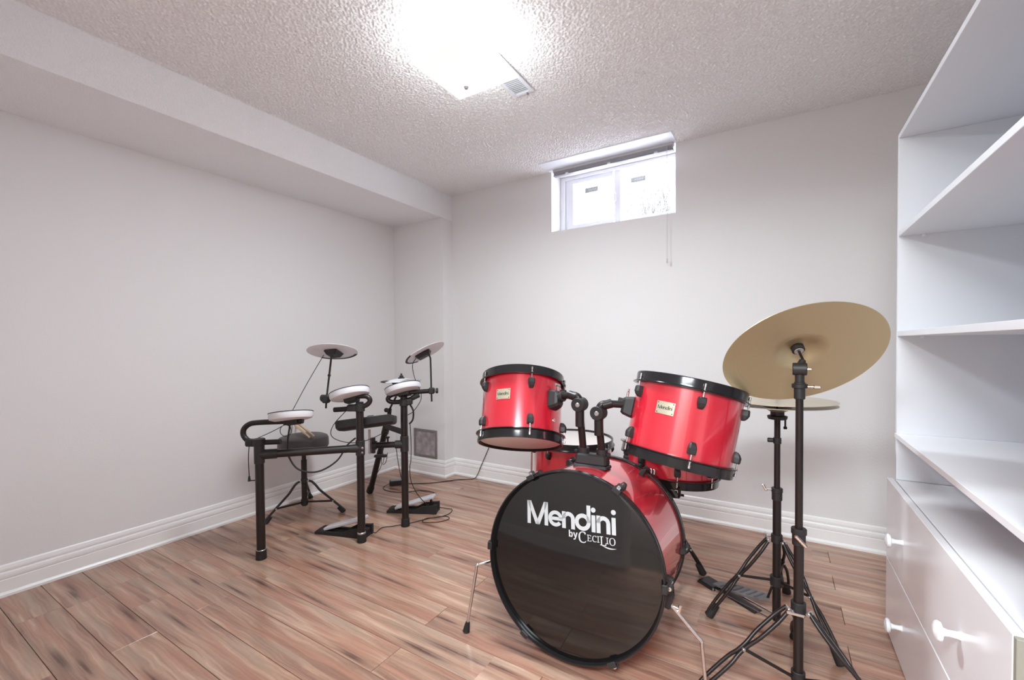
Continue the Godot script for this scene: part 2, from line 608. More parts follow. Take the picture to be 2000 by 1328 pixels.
func floor_planks() -> void:
	var fl := struct("floor", slab(Vector3(-0.3, -0.2, -0.3), Vector3(XR + 0.3, -0.011, 4.5)), mats.underlay)
	struct("floor_passage", slab(Vector3(1.7, -0.05, ZF + 0.12), Vector3(3.46, 0.0, 4.3)), mats.passage_floor_dim)
	var rng := RandomNumberGenerator.new()
	rng.seed = 77
	var wd := 0.127
	var ln := 1.285
	var k := -12
	while true:
		var z0 := 2.136 + k * wd - wd * 6
		k += 1
		if z0 > ZF + 0.1: break
		if z0 + wd < 0.0: continue
		var za := maxf(z0, 0.0)
		var zb := minf(z0 + wd, ZF + 0.12)
		var odd := posmod(k, 2) == 0
		var x := (0.79 if odd else 0.305) + rng.randf_range(-0.02, 0.02) - 2.0 * ln
		var xmin := 0.0 if za < ZF - 0.02 else 1.7
		while x < XR:
			var a := maxf(x, xmin); var b := minf(x + ln, XR)
			var seed_row := rng.randi_range(0, 7)
			var u0 := rng.randf()
			x += ln
			if b - a < 0.02: continue
			var m := MB.new()
			var gap := 0.0008
			var p := [Vector3(a + gap, 0, za + gap), Vector3(b - gap, 0, za + gap), Vector3(b - gap, 0, zb - gap), Vector3(a + gap, 0, zb - gap)]
			var uv := []
			var e := 0.0007
			var flip := rng.randf() < 0.5
			for c in p:
				var fu: float = (c.x - x) / 2.4 + u0
				var fv: float = (c.z - z0) / wd
				if flip: fu = -fu
				uv.append(Vector2(fu, (seed_row + clampf(fv, 0.02, 0.98)) / 8.0))
			var ins := [Vector3(e, 0, e), Vector3(-e, 0, e), Vector3(-e, 0, -e), Vector3(e, 0, -e)]
			var top := []
			for i in 4: top.append(p[i] + ins[i])
			m.quad(top[0], top[1], top[2], top[3], Vector3.UP, uv)
			for i in 4:
				var j := (i + 1) % 4
				var lo := Vector3(0, -0.0008, 0)
				var dirn: Vector3 = -(ins[i] + ins[j]).normalized()
				m.quad(top[i], top[j], p[j] + lo, p[i] + lo, (dirn + Vector3.UP).normalized(), [uv[i], uv[j], uv[j], uv[i]])
				m.quad(p[i] + lo, p[j] + lo, p[j] + Vector3(0, -0.012, 0), p[i] + Vector3(0, -0.012, 0), dirn, [uv[i], uv[j], uv[j], uv[i]])
			part(fl, "plank", m, mats.plank)

# baseboard section swept between two points; nrm points into the room
func base_run(called: String, a: Vector3, b: Vector3, nrm: Vector3, ma: float, mb_: float) -> void:
	var prof := [Vector2(0, 0), Vector2(0.020, 0), Vector2(0.020, 0.010), Vector2(0.015, 0.017), Vector2(0.0125, 0.019), Vector2(0.0125, 0.066), Vector2(0.009, 0.068), Vector2(0.009, 0.071), Vector2(0.0125, 0.073), Vector2(0.0135, 0.082), Vector2(0.0125, 0.092), Vector2(0.0105, 0.096), Vector2(0.0045, 0.097), Vector2(0.0045, 0.101), Vector2(0.0085, 0.103), Vector2(0.0085, 0.110), Vector2(0.006, 0.122), Vector2(0.003, 0.126), Vector2(0, 0.126)]
	var d := (b - a).normalized()
	var m := MB.new()
	for i in prof.size() - 1:
		var p: Vector2 = prof[i]; var q: Vector2 = prof[i + 1]
		var e := q - p
		var nn := (nrm * e.y - Vector3.UP * e.x).normalized()
		m.quad(a + nrm * p.x + Vector3.UP * p.y + d * ma * p.x, b + nrm * p.x + Vector3.UP * p.y + d * mb_ * p.x, b + nrm * q.x + Vector3.UP * q.y + d * mb_ * q.x, a + nrm * q.x + Vector3.UP * q.y + d * ma * q.x, nn)
	for s in [[a, ma, -d], [b, mb_, d]]:
		for i in range(1, prof.size() - 1):
			var o: Vector3 = s[0]
			var f := func(k: int) -> Vector3: return o + nrm * prof[k].x + Vector3.UP * prof[k].y + d * s[1] * prof[k].x
			m.tri(f.call(0), f.call(i), f.call(i + 1), s[2], s[2], s[2])
	struct(called, m, mats.trim_paint)

func baseboards() -> void:
	base_run("baseboard_left", Vector3(0, 0, ZF), Vector3(0, 0, SZ), Vector3(1, 0, 0), 1, -1)
	base_run("baseboard_pier", Vector3(0, 0, SZ), Vector3(SX, 0, SZ), Vector3(0, 0, 1), 1, 1)
	base_run("baseboard_pier_side", Vector3(SX, 0, SZ), Vector3(SX, 0, 0), Vector3(1, 0, 0), -1, -1)
	base_run("baseboard_back", Vector3(SX, 0, 0), Vector3(XR, 0, 0), Vector3(0, 0, 1), 1, -1)
	base_run("baseboard_right", Vector3(XR, 0, 0), Vector3(XR, 0, 0.60), Vector3(-1, 0, 0), 1, 0)
	base_run("baseboard_front", Vector3(DX0 - 0.066, 0, ZF), Vector3(0, 0, ZF), Vector3(0, 0, -1), 0, -1)

func window() -> void:
	var zi := -0.15
	var v: Material = mats.vinyl
	var b := MB.new()
	# outer frame
	b.box(at(Vector3(WX0 + 0.017, (WY0 + H) / 2, zi - 0.035)), Vector3(0.034, H - WY0, 0.09), 0.003)
	b.box(at(Vector3(WX1 - 0.017, (WY0 + H) / 2, zi - 0.035)), Vector3(0.034, H - WY0, 0.09), 0.003)
	b.box(at(Vector3((WX0 + WX1) / 2, WY0 + 0.017, zi - 0.035)), Vector3(WX1 - WX0 - 0.06, 0.034, 0.09), 0.003)
	b.box(at(Vector3((WX0 + WX1) / 2, H - 0.011, zi - 0.035)), Vector3(WX1 - WX0 - 0.06, 0.022, 0.09), 0.003)
	var w := struct("window_1", b, v, "small white sliding basement window high on the far wall")
	for s in [[1.404, 1.792, zi - 0.02, 0.058, 0.042, 0.034], [1.765, 2.130, zi - 0.055, 0.034, 0.034, 0.018]]:
		var y0 := WY0 + 0.03
		var y1: float = H - (0.018 if s[5] > 0.02 else 0.012)
		var sash := Node3D.new()
		sash.name = "sash"
		w.add_child(sash, true)
		for x in [s[0] + s[3] / 2, s[1] - s[4] / 2]:
			var wide: float = s[3] if x < (s[0] + s[1]) / 2 else s[4]
			part(sash, "stile", MB.new().box(at(Vector3(x, (y0 + y1) / 2, s[2])), Vector3(wide, y1 - y0, 0.03), 0.004), v)
		part(sash, "rail", MB.new().box(at(Vector3((s[0] + s[1]) / 2, y1 - s[5] / 2, s[2])), Vector3(s[1] - s[0] - s[3] - s[4], s[5], 0.03), 0.004), v)
		part(sash, "rail", MB.new().box(at(Vector3((s[0] + s[1]) / 2, y0 + 0.02, s[2])), Vector3(s[1] - s[0] - s[3] - s[4], 0.04, 0.03), 0.004), v)
		part(sash, "pane", MB.new().box(at(Vector3((s[0] + s[1]) / 2, (y0 + y1) / 2, s[2])), Vector3(s[1] - s[0] - 0.05, y1 - y0 - 0.02, 0.004), 0.0), mats.pane)
	part(w, "latch", MB.new().box(at(Vector3(1.757, 1.955, zi - 0.0)), Vector3(0.014, 0.05, 0.014), 0.003), v)
	for s in [[1.544, 1.637, 2.040, zi - 0.013], [1.847, 1.942, 2.060, zi - 0.048]]:
		var st := one("sticker", MB.new().box(at(Vector3((s[0] + s[1]) / 2, s[2], s[3])), Vector3(s[1] - s[0], 0.034, 0.001), 0.0), mats.sticker, "small grey printed label stuck on the narrower sash" if s[0] < 1.7 else "small grey printed label stuck on the wider pane", "label", Transform3D.IDENTITY, "labels on the window panes")
		var pr := MB.new()
		for k in 4:
			pr.box(at(Vector3(s[0] + 0.03 + 0.014 * k, s[2] - 0.001 * (k % 2), s[3] + 0.0008)), Vector3(0.008, 0.009, 0.0006), 0.0)
		part(st, "print", pr, mats.sticker_print)
	# smooth board on the ceiling in front of the window
	struct("trim_2", MB.new().box(at(Vector3((WX0 + WX1) / 2, H - 0.004, 0.105)), Vector3(WX1 - WX0 + 0.02, 0.008, 0.13), 0.002), mats.vinyl)
	# raised blind
	var t := thing("window_blind", "white slatted blind drawn right up above the basement window", "blind", Vector3((WX0 + WX1) / 2, 2.1, 0.02))
	var xm := (WX0 + WX1) / 2 + 0.012
	part(t, "head_rail", MB.new().box(at(Vector3(xm, 2.1385, 0.022)), Vector3(0.755, 0.022, 0.036), 0.003), mats.blind_grey)
	for k in 6:
		part(t, "slat", MB.new().box(at(Vector3(xm, 2.1255 - k * 0.0028, 0.022)), Vector3(0.748, 0.0014, 0.026), 0.0005), mats.blind_grey)
	part(t, "bottom_rail", MB.new().box(at(Vector3(xm, 2.1055, 0.022)), Vector3(0.752, 0.008, 0.027), 0.002), mats.blind_dark)
	for dx in [-0.28, 0.0, 0.28]:
		part(t, "clip", MB.new().box(at(Vector3(xm + dx, 2.1055, 0.037)), Vector3(0.02, 0.011, 0.004), 0.001), mats.vinyl)
	part(t, "pull_cord", MB.new().cyl(Vector3(2.123, 2.13, 0.043), Vector3(2.123, 1.485, 0.040), 0.0013, 6), mats.blind_grey)
	part(t, "tassel", MB.new().cyl(Vector3(2.123, 1.487, 0.040), Vector3(2.123, 1.462, 0.040), 0.0035, 10, 0.005), mats.blind_grey)
	# a snow-laden shrub beyond the pane
	var rng := RandomNumberGenerator.new()
	rng.seed = 5
	var sh := MB.new()
	for k in 140:
		var p := Vector3(2.05 + rng.randf_range(-0.5, 0.5), 1.7, -1.1 + rng.randf_range(-0.15, 0.15))
		var tip := p + Vector3(rng.randf_range(-0.15, 0.15), rng.randf_range(0.25, 0.62), rng.randf_range(-0.1, 0.1))
		sh.tube([p, (p + tip) / 2 + Vector3(rng.randf_range(-0.03, 0.03), 0, 0), tip], 0.005, 4, 2)
	one("shrub", sh, mats.twig, "pale frosted shrub seen faintly through the window", "shrub")
	struct("ground_outside", slab(Vector3(-2, 1.4, -4), Vector3(5, 1.7, -0.31)), mats.snow, "snowy ground outside the basement window")

func ceiling_lamp() -> void:
	var t := thing("ceiling_light", "lit square frosted glass flush light on the textured ceiling", "ceiling light", Vector3(LAMP.x, H, LAMP.z))
	part(t, "canopy", MB.new().lathe(at(Vector3(LAMP.x, H, LAMP.z)), [Vector2(0.066, 0), Vector2(0.066, -0.012), Vector2(0.06, -0.02), Vector2(0, -0.02)], 32), mats.white_plastic)
	part(t, "stem", MB.new().cyl(LAMP + Vector3(0, 0.13, 0), LAMP + Vector3(0, -0.045, 0), 0.005, 10), mats.white_plastic)
	# slumped square glass
	var b := MB.new()
	var hw := 0.143
	var N := 14
	var f := func(i: int, j: int, dy: float) -> Vector3:
		var u := -1.0 + 2.0 * i / N
		var v := -1.0 + 2.0 * j / N
		return Vector3(LAMP.x + u * hw, 1.962 + 0.055 * (1.0 - (1.0 - u * u) * (1.0 - v * v)) + dy, LAMP.z + v * hw)
	for i in N:
		for j in N:
			for dy in [0.0, 0.005]:
				var p0: Vector3 = f.call(i, j, dy); var p1: Vector3 = f.call(i + 1, j, dy); var p2: Vector3 = f.call(i + 1, j + 1, dy); var p3: Vector3 = f.call(i, j + 1, dy)
				var nn := (p2 - p0).cross(p3 - p1).normalized()
				if (nn.y > 0) != (dy > 0.0): nn = -nn
				b.quad(p0, p1, p2, p3, nn)
	for i in N:
		for s in [[i, 0, i + 1, 0, Vector3(0, 0, -1)], [i, N, i + 1, N, Vector3(0, 0, 1)], [0, i, 0, i + 1, Vector3(-1, 0, 0)], [N, i, N, i + 1, Vector3(1, 0, 0)]]:
			b.quad(f.call(s[0], s[1], 0.0), f.call(s[2], s[3], 0.0), f.call(s[2], s[3], 0.005), f.call(s[0], s[1], 0.005), s[4])
	part(t, "glass_shade", b, mats.lamp_glass)
	part(t, "finial", MB.new().lathe(at(Vector3(LAMP.x, 1.962, LAMP.z)), [Vector2(0, -0.016), Vector2(0.006, -0.014), Vector2(0.009, -0.007), Vector2(0.007, -0.001), Vector2(0.004, 0)], 14), mats.bolt)
	for s in [-1, 1]:
		part(t, "bulb", MB.new().lathe(at(Vector3(LAMP.x + s * 0.055, 2.035, LAMP.z), Basis(Vector3(0, 0, 1), -s * PI / 2)), [Vector2(0, -0.035), Vector2(0.013, -0.03), Vector2(0.014, -0.012), Vector2(0.022, 0.008), Vector2(0.022, 0.022), Vector2(0.012, 0.036), Vector2(0, 0.04)], 14), mats.lamp_glass)
	lamp_lights()
	# unseen fill panel, added in the passage to brighten the room
	var c := Vector3(2.56, H - 0.02, 3.62)
	var pl := thing("passage_fill_light", "unseen light panel added in the passage to fill the room", "ceiling light", c)
	part(pl, "housing", MB.new().box(at(c), Vector3(1.26, 0.04, 0.66), 0.004), mats.white_plastic)
	part(pl, "diffuser", MB.new().box(at(c + Vector3(0, -0.021, 0)), Vector3(1.2, 0.006, 0.6), 0.001), mats.lamp_glass)
	var h := AreaLight3D.new()
	h.name = "passage_fill_area"
	h.area_size = Vector2(1.2, 0.6)
	h.transform = Transform3D(Basis(Vector3.RIGHT, -PI / 2), c + Vector3(0, -0.03, 0))
	h.light_color = c8(237, 249, 254)
	h.light_energy = 10.5
	h.area_range = 8.0
	h.area_attenuation = 2.0
	h.shadow_enabled = true
	add_child(h)

func vents() -> void:
	var t := thing("ceiling_vent", "white louvred air register on the ceiling beside the lamp", "air vent", Vector3(1.678, H, 1.05))
	var c := Vector3(1.678, H - 0.0095, 1.05)
	var sx := 0.105
	var sz := 0.30
	for s in [-1, 1]:
		part(t, "flange", MB.new().box(at(c + Vector3(s * (sx / 2 - 0.009), 0, 0)), Vector3(0.018, 0.007, sz), 0.002), mats.vinyl)
		part(t, "flange", MB.new().box(at(c + Vector3(0, 0, s * (sz / 2 - 0.009))), Vector3(sx - 0.036, 0.007, 0.018), 0.002), mats.vinyl)
	part(t, "backing", MB.new().box(at(c + Vector3(0, 0.0025, 0)), Vector3(sx - 0.03, 0.002, sz - 0.03), 0.0), mats.blind_grey)
	for k in 22:
		part(t, "slat", MB.new().box(at(c + Vector3(0, -0.0005, -sz / 2 + 0.024 + k * 0.012), Basis(Vector3.RIGHT, 0.5)), Vector3(sx - 0.034, 0.0012, 0.0085), 0.0), mats.vinyl)
	part(t, "lever", MB.new().box(at(c + Vector3(0.02, -0.006, -sz / 2 + 0.004)), Vector3(0.006, 0.01, 0.014), 0.001), mats.blind_dark)
	var w := thing("wall_vent", "grey metal access panel low on the pier above the baseboard", "wall vent", Vector3(0.328, 0.118, SZ))
	var x0 := 0.208; var x1 := 0.447; var y0 := 0.1285; var y1 := 0.347
	part(w, "cover", MB.new().box(at(Vector3((x0 + x1) / 2, (y0 + y1) / 2, SZ + 0.002)), Vector3(x1 - x0 - 0.03, y1 - y0 - 0.03, 0.004), 0.001), mats.duct_metal)
	for s in [0, 1]:
		part(w, "frame_side", MB.new().box(at(Vector3(x0 + 0.010 if s == 0 else x1 - 0.010, (y0 + y1) / 2, SZ + 0.004)), Vector3(0.02, y1 - y0, 0.008), 0.002), mats.duct_frame)
		part(w, "frame_side", MB.new().box(at(Vector3((x0 + x1) / 2, y0 + 0.010 if s == 0 else y1 - 0.010, SZ + 0.004)), Vector3(x1 - x0 - 0.04, 0.02, 0.008), 0.002), mats.duct_frame)

func knob(parent: Node3D, p: Vector3) -> void:
	part(parent, "knob", MB.new().lathe(at(p, Basis(Vector3(0, 0, 1), PI / 2)), [Vector2(0.009, 0), Vector2(0.0075, 0.004), Vector2(0.0065, 0.018), Vector2(0.009, 0.026), Vector2(0.0185, 0.029), Vector2(0.0205, 0.033), Vector2(0.0185, 0.038), Vector2(0.010, 0.0415), Vector2(0, 0.0425)], 24), mats.white_plastic)

func shelf_unit() -> void:
	var z0 := 0.69
	var z1 := 1.645
	var xf := 2.993
	var zc := (z0 + z1) / 2
	var xb := XR - 0.006
	var c := thing("chest_of_drawers", "low glossy white chest with two wide drawers and round knobs", "chest", Vector3((xf + xb) / 2, 0, zc))
	var body := MB.new()
	var xi := xf + 0.020
	body.box(at(Vector3((xi + xb) / 2, 0.267, zc)), Vector3(xb - xi, 0.526, z1 - z0 - 0.004), 0.001)
	part(c, "carcass", body, mats.laminate)
	for s in [[0.008, 0.2575, 0.130], [0.2625, 0.530, 0.392]]:
		var d := part(c, "drawer_front", MB.new().box(at(Vector3(xf + 0.0085, (s[0] + s[1]) / 2, zc)), Vector3(0.017, s[1] - s[0], z1 - z0), 0.0012), mats.laminate)
		for k in [-0.245, 0.245]:
			knob(d, Vector3(xf, s[2], zc + k))
	part(c, "end_panel", MB.new().box(at(Vector3((xf + xb) / 2 + 0.0005, 0.268, z1 + 0.006)), Vector3(xb - xf - 0.001, 0.522, 0.012), 0.001), mats.panel_shade, Transform3D.IDENTITY, "end panel with its shade painted in grey")
	# hutch standing on the chest
	var xh := xf + 0.021
	var h := thing("shelf_hutch", "tall open white shelving unit standing on the drawer chest", "shelf unit", Vector3((xh + xb) / 2, 0.530, zc))
	var m: Material = mats.melamine
	var th := 0.016
	var mid := (xh + xb) / 2
	var dx := xb - xh
	var zz0 := z0 + 0.001
	for z in [zz0 + th / 2, z1 - th / 2]:
		part(h, "side_panel", MB.new().box(at(Vector3(mid, (0.531 + 0.672) / 2, z)), Vector3(dx, 0.672 - 0.531, th), 0.0008), m)
		part(h, "side_panel", MB.new().box(at(Vector3(mid, (0.688 + 1.682) / 2, z)), Vector3(dx, 1.682 - 0.688, th), 0.0008), m)
	part(h, "base_board", MB.new().box(at(Vector3(mid - 0.001, 0.680, zc)), Vector3(dx + 0.002, 0.016, z1 - zz0), 0.0008), mats.laminate)
	part(h, "top_board", MB.new().box(at(Vector3(mid, 1.690, zc)), Vector3(dx, 0.016, z1 - zz0), 0.0008), m)
	for y in [1.362, 1.027]:
		part(h, "shelf", MB.new().box(at(Vector3(mid, y, zc)), Vector3(dx - 0.001, 0.017, z1 - zz0 - 2 * th - 0.001), 0.0008), m)
		for z in [zz0 + th + 0.004, z1 - th - 0.004]:
			for x in [xh + 0.062, xb - 0.06]:
				part(h, "shelf_pin", MB.new().box(at(Vector3(x, y - 0.0125, z)), Vector3(0.010, 0.008, 0.008), 0.001), mats.white_plastic)
	part(h, "back_panel", MB.new().box(at(Vector3(xb - 0.002, (0.688 + 1.682) / 2, zc)), Vector3(0.004, 1.682 - 0.688, z1 - zz0 - 2 * th), 0.0), m)

# ---------------------------------------------------------------- acoustic kit
# letters of the drum logo as flat quads; unit: metres at full size, stroke st
func arc(cx: float, cy: float, ro: float, ri: float, a0: float, a1: float, n := 20) -> Array:
	var q := []
	for i in n:
		var a := deg_to_rad(a0 + (a1 - a0) * i / n); var b := deg_to_rad(a0 + (a1 - a0) * (i + 1) / n)
		q.append([Vector2(cx + ri * cos(a), cy + ri * sin(a)), Vector2(cx + ro * cos(a), cy + ro * sin(a)), Vector2(cx + ro * cos(b), cy + ro * sin(b)), Vector2(cx + ri * cos(b), cy + ri * sin(b))])
	return q
func rc(x0: float, y0: float, x1: float, y1: float) -> Array:
	return [[Vector2(x0, y0), Vector2(x1, y0), Vector2(x1, y1), Vector2(x0, y1)]]
func logo(st := 0.0125) -> Array:
	var q := []
	var R := 0.0258
	# M
	q += rc(0, 0, st, 0.0735) + rc(0.0745 - st, 0, 0.0745, 0.0735)
	q += [[Vector2(0.0, 0.0735), Vector2(0.0372 - st * 0.55, 0), Vector2(0.0372 + st * 0.55, 0), Vector2(st * 1.12, 0.0735)]]
	q += [[Vector2(0.0745, 0.0735), Vector2(0.0745 - st * 1.12, 0.0735), Vector2(0.0372 - st * 0.55, 0), Vector2(0.0372 + st * 0.55, 0)]]
	# e
	q += arc(0.0765 + 0.0238, R, R - 0.001, R - st, 0, 322, 32) + rc(0.0765 + 0.0238 - (R - st) - 0.001, R - st * 0.42, 0.0765 + 0.0238 + R - 0.001, R + st * 0.42)
	# n, n
	for x in [0.1230, 0.2360]:
		q += rc(x, 0, x + st, 0.0515) + arc(x + 0.0215, 0.030, 0.0215, 0.0215 - st, 0, 180, 16) + rc(x + 0.043 - st, 0, x + 0.043, 0.030)
	# d
	q += arc(0.1675 + 0.0243, R, R, R - st, 0, 360, 36) + rc(0.1675 + 0.0243 + R - st, R, 0.1675 + 0.0243 + R, 0.078)
	# i, i
	for x in [0.2202, 0.2832]:
		q += rc(x, 0, x + st, 0.0505) + arc(x + st / 2, 0.0660, 0.0076, 0.0, 0, 360, 16)
	return q

func text_mesh(s: String, font: String, cap: float, bold: int, depth := 0.0006) -> TextMesh:
	var f := SystemFont.new()
	f.font_names = PackedStringArray([font])
	f.font_weight = bold
	var t := TextMesh.new()
	t.text = s
	t.font = f
	t.font_size = 64
	t.pixel_size = cap / (64.0 * 0.714)
	t.depth = depth
	t.horizontal_alignment = HORIZONTAL_ALIGNMENT_LEFT
	t.vertical_alignment = VERTICAL_ALIGNMENT_BOTTOM
	t.curve_step = 0.8
	return t

# quads laid on a plane (r = 0) or round a drum shell of radius r in the frame's x-y plane
func print_quads(q: Array, sc: float, off: Vector2, rot: float, d: float, r := 0.0) -> MB:
	var m := MB.new()
	for f in q:
		var p := []
		var nn := Vector3(0, 0, 1)
		for c in f:
			var k: Vector2 = (c * sc).rotated(rot) + off
			if r > 0.0:
				var a := k.x / r
				p.append(Vector3(sin(a) * (r + d), k.y, cos(a) * (r + d)))
				nn = Vector3(sin(a), 0, cos(a))
			else:
				p.append(Vector3(k.x, k.y, d))
		if (p[1] - p[0]).length() < 1e-7:
			m.tri(p[0], p[2], p[3], nn, nn, nn)
			m.tri(p[0], p[1], p[2], nn, nn, nn)
		else:
			m.quad(p[0], p[1], p[2], p[3], nn)
	return m

func lug_mesh() -> MB:
	# stands on a shell: x across, y along the shell away from the hoop, z out
	var b := MB.new()
	var rings := []
	for s in [[0.0, 0.0105, 0.017], [0.004, 0.0115, 0.019], [0.018, 0.0115, 0.020], [0.028, 0.0095, 0.015], [0.034, 0.0075, 0.009], [0.0355, 0.005, 0.004]]:
		var w: float = s[1]; var d: float = s[2]
		rings.append([Vector3(-w, s[0], -0.003), Vector3(w, s[0], -0.003), Vector3(w, s[0], d * 0.7), Vector3(w * 0.65, s[0], d), Vector3(-w * 0.65, s[0], d), Vector3(-w, s[0], d * 0.7)])
	b.loft(rings, true, false)
	return b

func hoop_profile(r: float, dir: float) -> Array:
	# steel rim: lip, wall, flared foot. y = 0 at the shell edge, dir points away from the shell
	return [Vector2(r + 0.003, dir * 0.010), Vector2(r + 0.003, dir * 0.0125), Vector2(r + 0.0075, dir * 0.0125), Vector2(r + 0.0085, dir * 0.008), Vector2(r + 0.0075, -dir * 0.010), Vector2(r + 0.0085, -dir * 0.016), Vector2(r + 0.016, -dir * 0.019), Vector2(r + 0.016, -dir * 0.022), Vector2(r + 0.006, -dir * 0.021), Vector2(r + 0.0035, -dir * 0.016), Vector2(r + 0.003, dir * 0.010)]

# shell with two heads, two rims, lugs; x = frame with y along the axis, origin mid-shell
func drum_body(t: Node3D, x: Transform3D, r: float, L: float, lugs: int, phase: float, top_skin: Material, bottom_skin: Material, lug_far := 0.038) -> MeshInstance3D:
	var sh := part(t, "shell", MB.new().lathe(x, [Vector2(r - 0.007, -L / 2), Vector2(r, -L / 2), Vector2(r, L / 2), Vector2(r - 0.007, L / 2)], 72), mats.red_wrap)
	for s in [1.0, -1.0]:
		var hx := x * at(Vector3(0, s * L / 2, 0))
		part(t, "drum_head", MB.new().lathe(hx, [Vector2(0, s * 0.003), Vector2(r - 0.004, s * 0.003), Vector2(r + 0.002, s * 0.0), Vector2(r + 0.002, -s * 0.012)], 64), top_skin if s > 0 else bottom_skin)
		part(t, "hoop", MB.new().lathe(hx, hoop_profile(r, s), 72), mats.black_hoop)
	for k in lugs:
		for s in [1.0, -1.0]:
			var a := deg_to_rad(phase) + TAU * k / lugs
			var lx := x * Transform3D(Basis(Vector3.UP, a), Vector3.ZERO) * Transform3D(Basis(), Vector3(0, s * (L / 2 - lug_far), r)) * Transform3D(Basis.from_scale(Vector3(1, -s, 1)), Vector3.ZERO)
			var lm := lug_mesh()
			var m2 := MB.new()
			for i in range(0, lm.v.size(), 3):
				var q := []
				for j in 3: q.append(lx * lm.v[i + j])
				var nn: Vector3 = (lx.basis * lm.n[i]).normalized()
				m2.tri(q[0], q[1], q[2], nn, nn, nn)
			var lg := part(t, "lug", m2, mats.black_plastic)
			var y0 := 0.002
			var rod := MB.new()
			rod.cyl(lx * Vector3(0, y0, 0.0115), lx * Vector3(0, -lug_far - 0.002, 0.0115), 0.0028, 8)
			rod.cyl(lx * Vector3(0, -lug_far + 0.018, 0.0115), lx * Vector3(0, -lug_far + 0.016, 0.0115), 0.0062, 10)
			rod.cyl(lx * Vector3(0, -lug_far + 0.008, 0.0115), lx * Vector3(0, -lug_far - 0.003, 0.0115), 0.0042, 6)
			part(lg, "tension_rod", rod, mats.chrome)
	return sh

func badge(t: Node3D, x: Transform3D, r: float, deg: float, y: float) -> void:
	var bx := x * Transform3D(Basis(Vector3.UP, deg_to_rad(deg)), Vector3(0, 0, 0))
	var w := 0.056
	var h := 0.038
	var a := w / r / 2
	var b := part(t, "badge", MB.new().lathe(bx * at(Vector3(0, y, 0)), [Vector2(r - 0.001, -h / 2), Vector2(r + 0.0014, -h / 2), Vector2(r + 0.0014, h / 2), Vector2(r - 0.001, h / 2)], 8, -a, a), mats.badge, Transform3D.IDENTITY, "pale brass name plate")
	var txt := print_quads(logo(0.0090), 0.152, Vector2(-0.0225, y - 0.0045), 0.0, 0.0018, r)
	part(b, "lettering", txt, mats.badge_ink, bx)
	var sc := MB.new()
	for i in [-1, 1]:
		for j in [-1, 1]:
			var q: float = i * (a - 0.0045 / r)
			sc.ball(bx * Vector3(sin(q) * (r + 0.0014), y + j * (h / 2 - 0.0045), cos(q) * (r + 0.0014)), 0.0018, 6)
	part(b, "screws", sc, mats.badge_ink)

func bass_frame() -> Transform3D:
	var az := 0.044
	var el := 0.105
	var n := Vector3(cos(el) * sin(az), sin(el), cos(el) * cos(az))
	var u := Vector3.UP.cross(n).normalized()
	return Transform3D(Basis(u, n.cross(u), n), Vector3(2.1185, 0.3152, 1.4193))

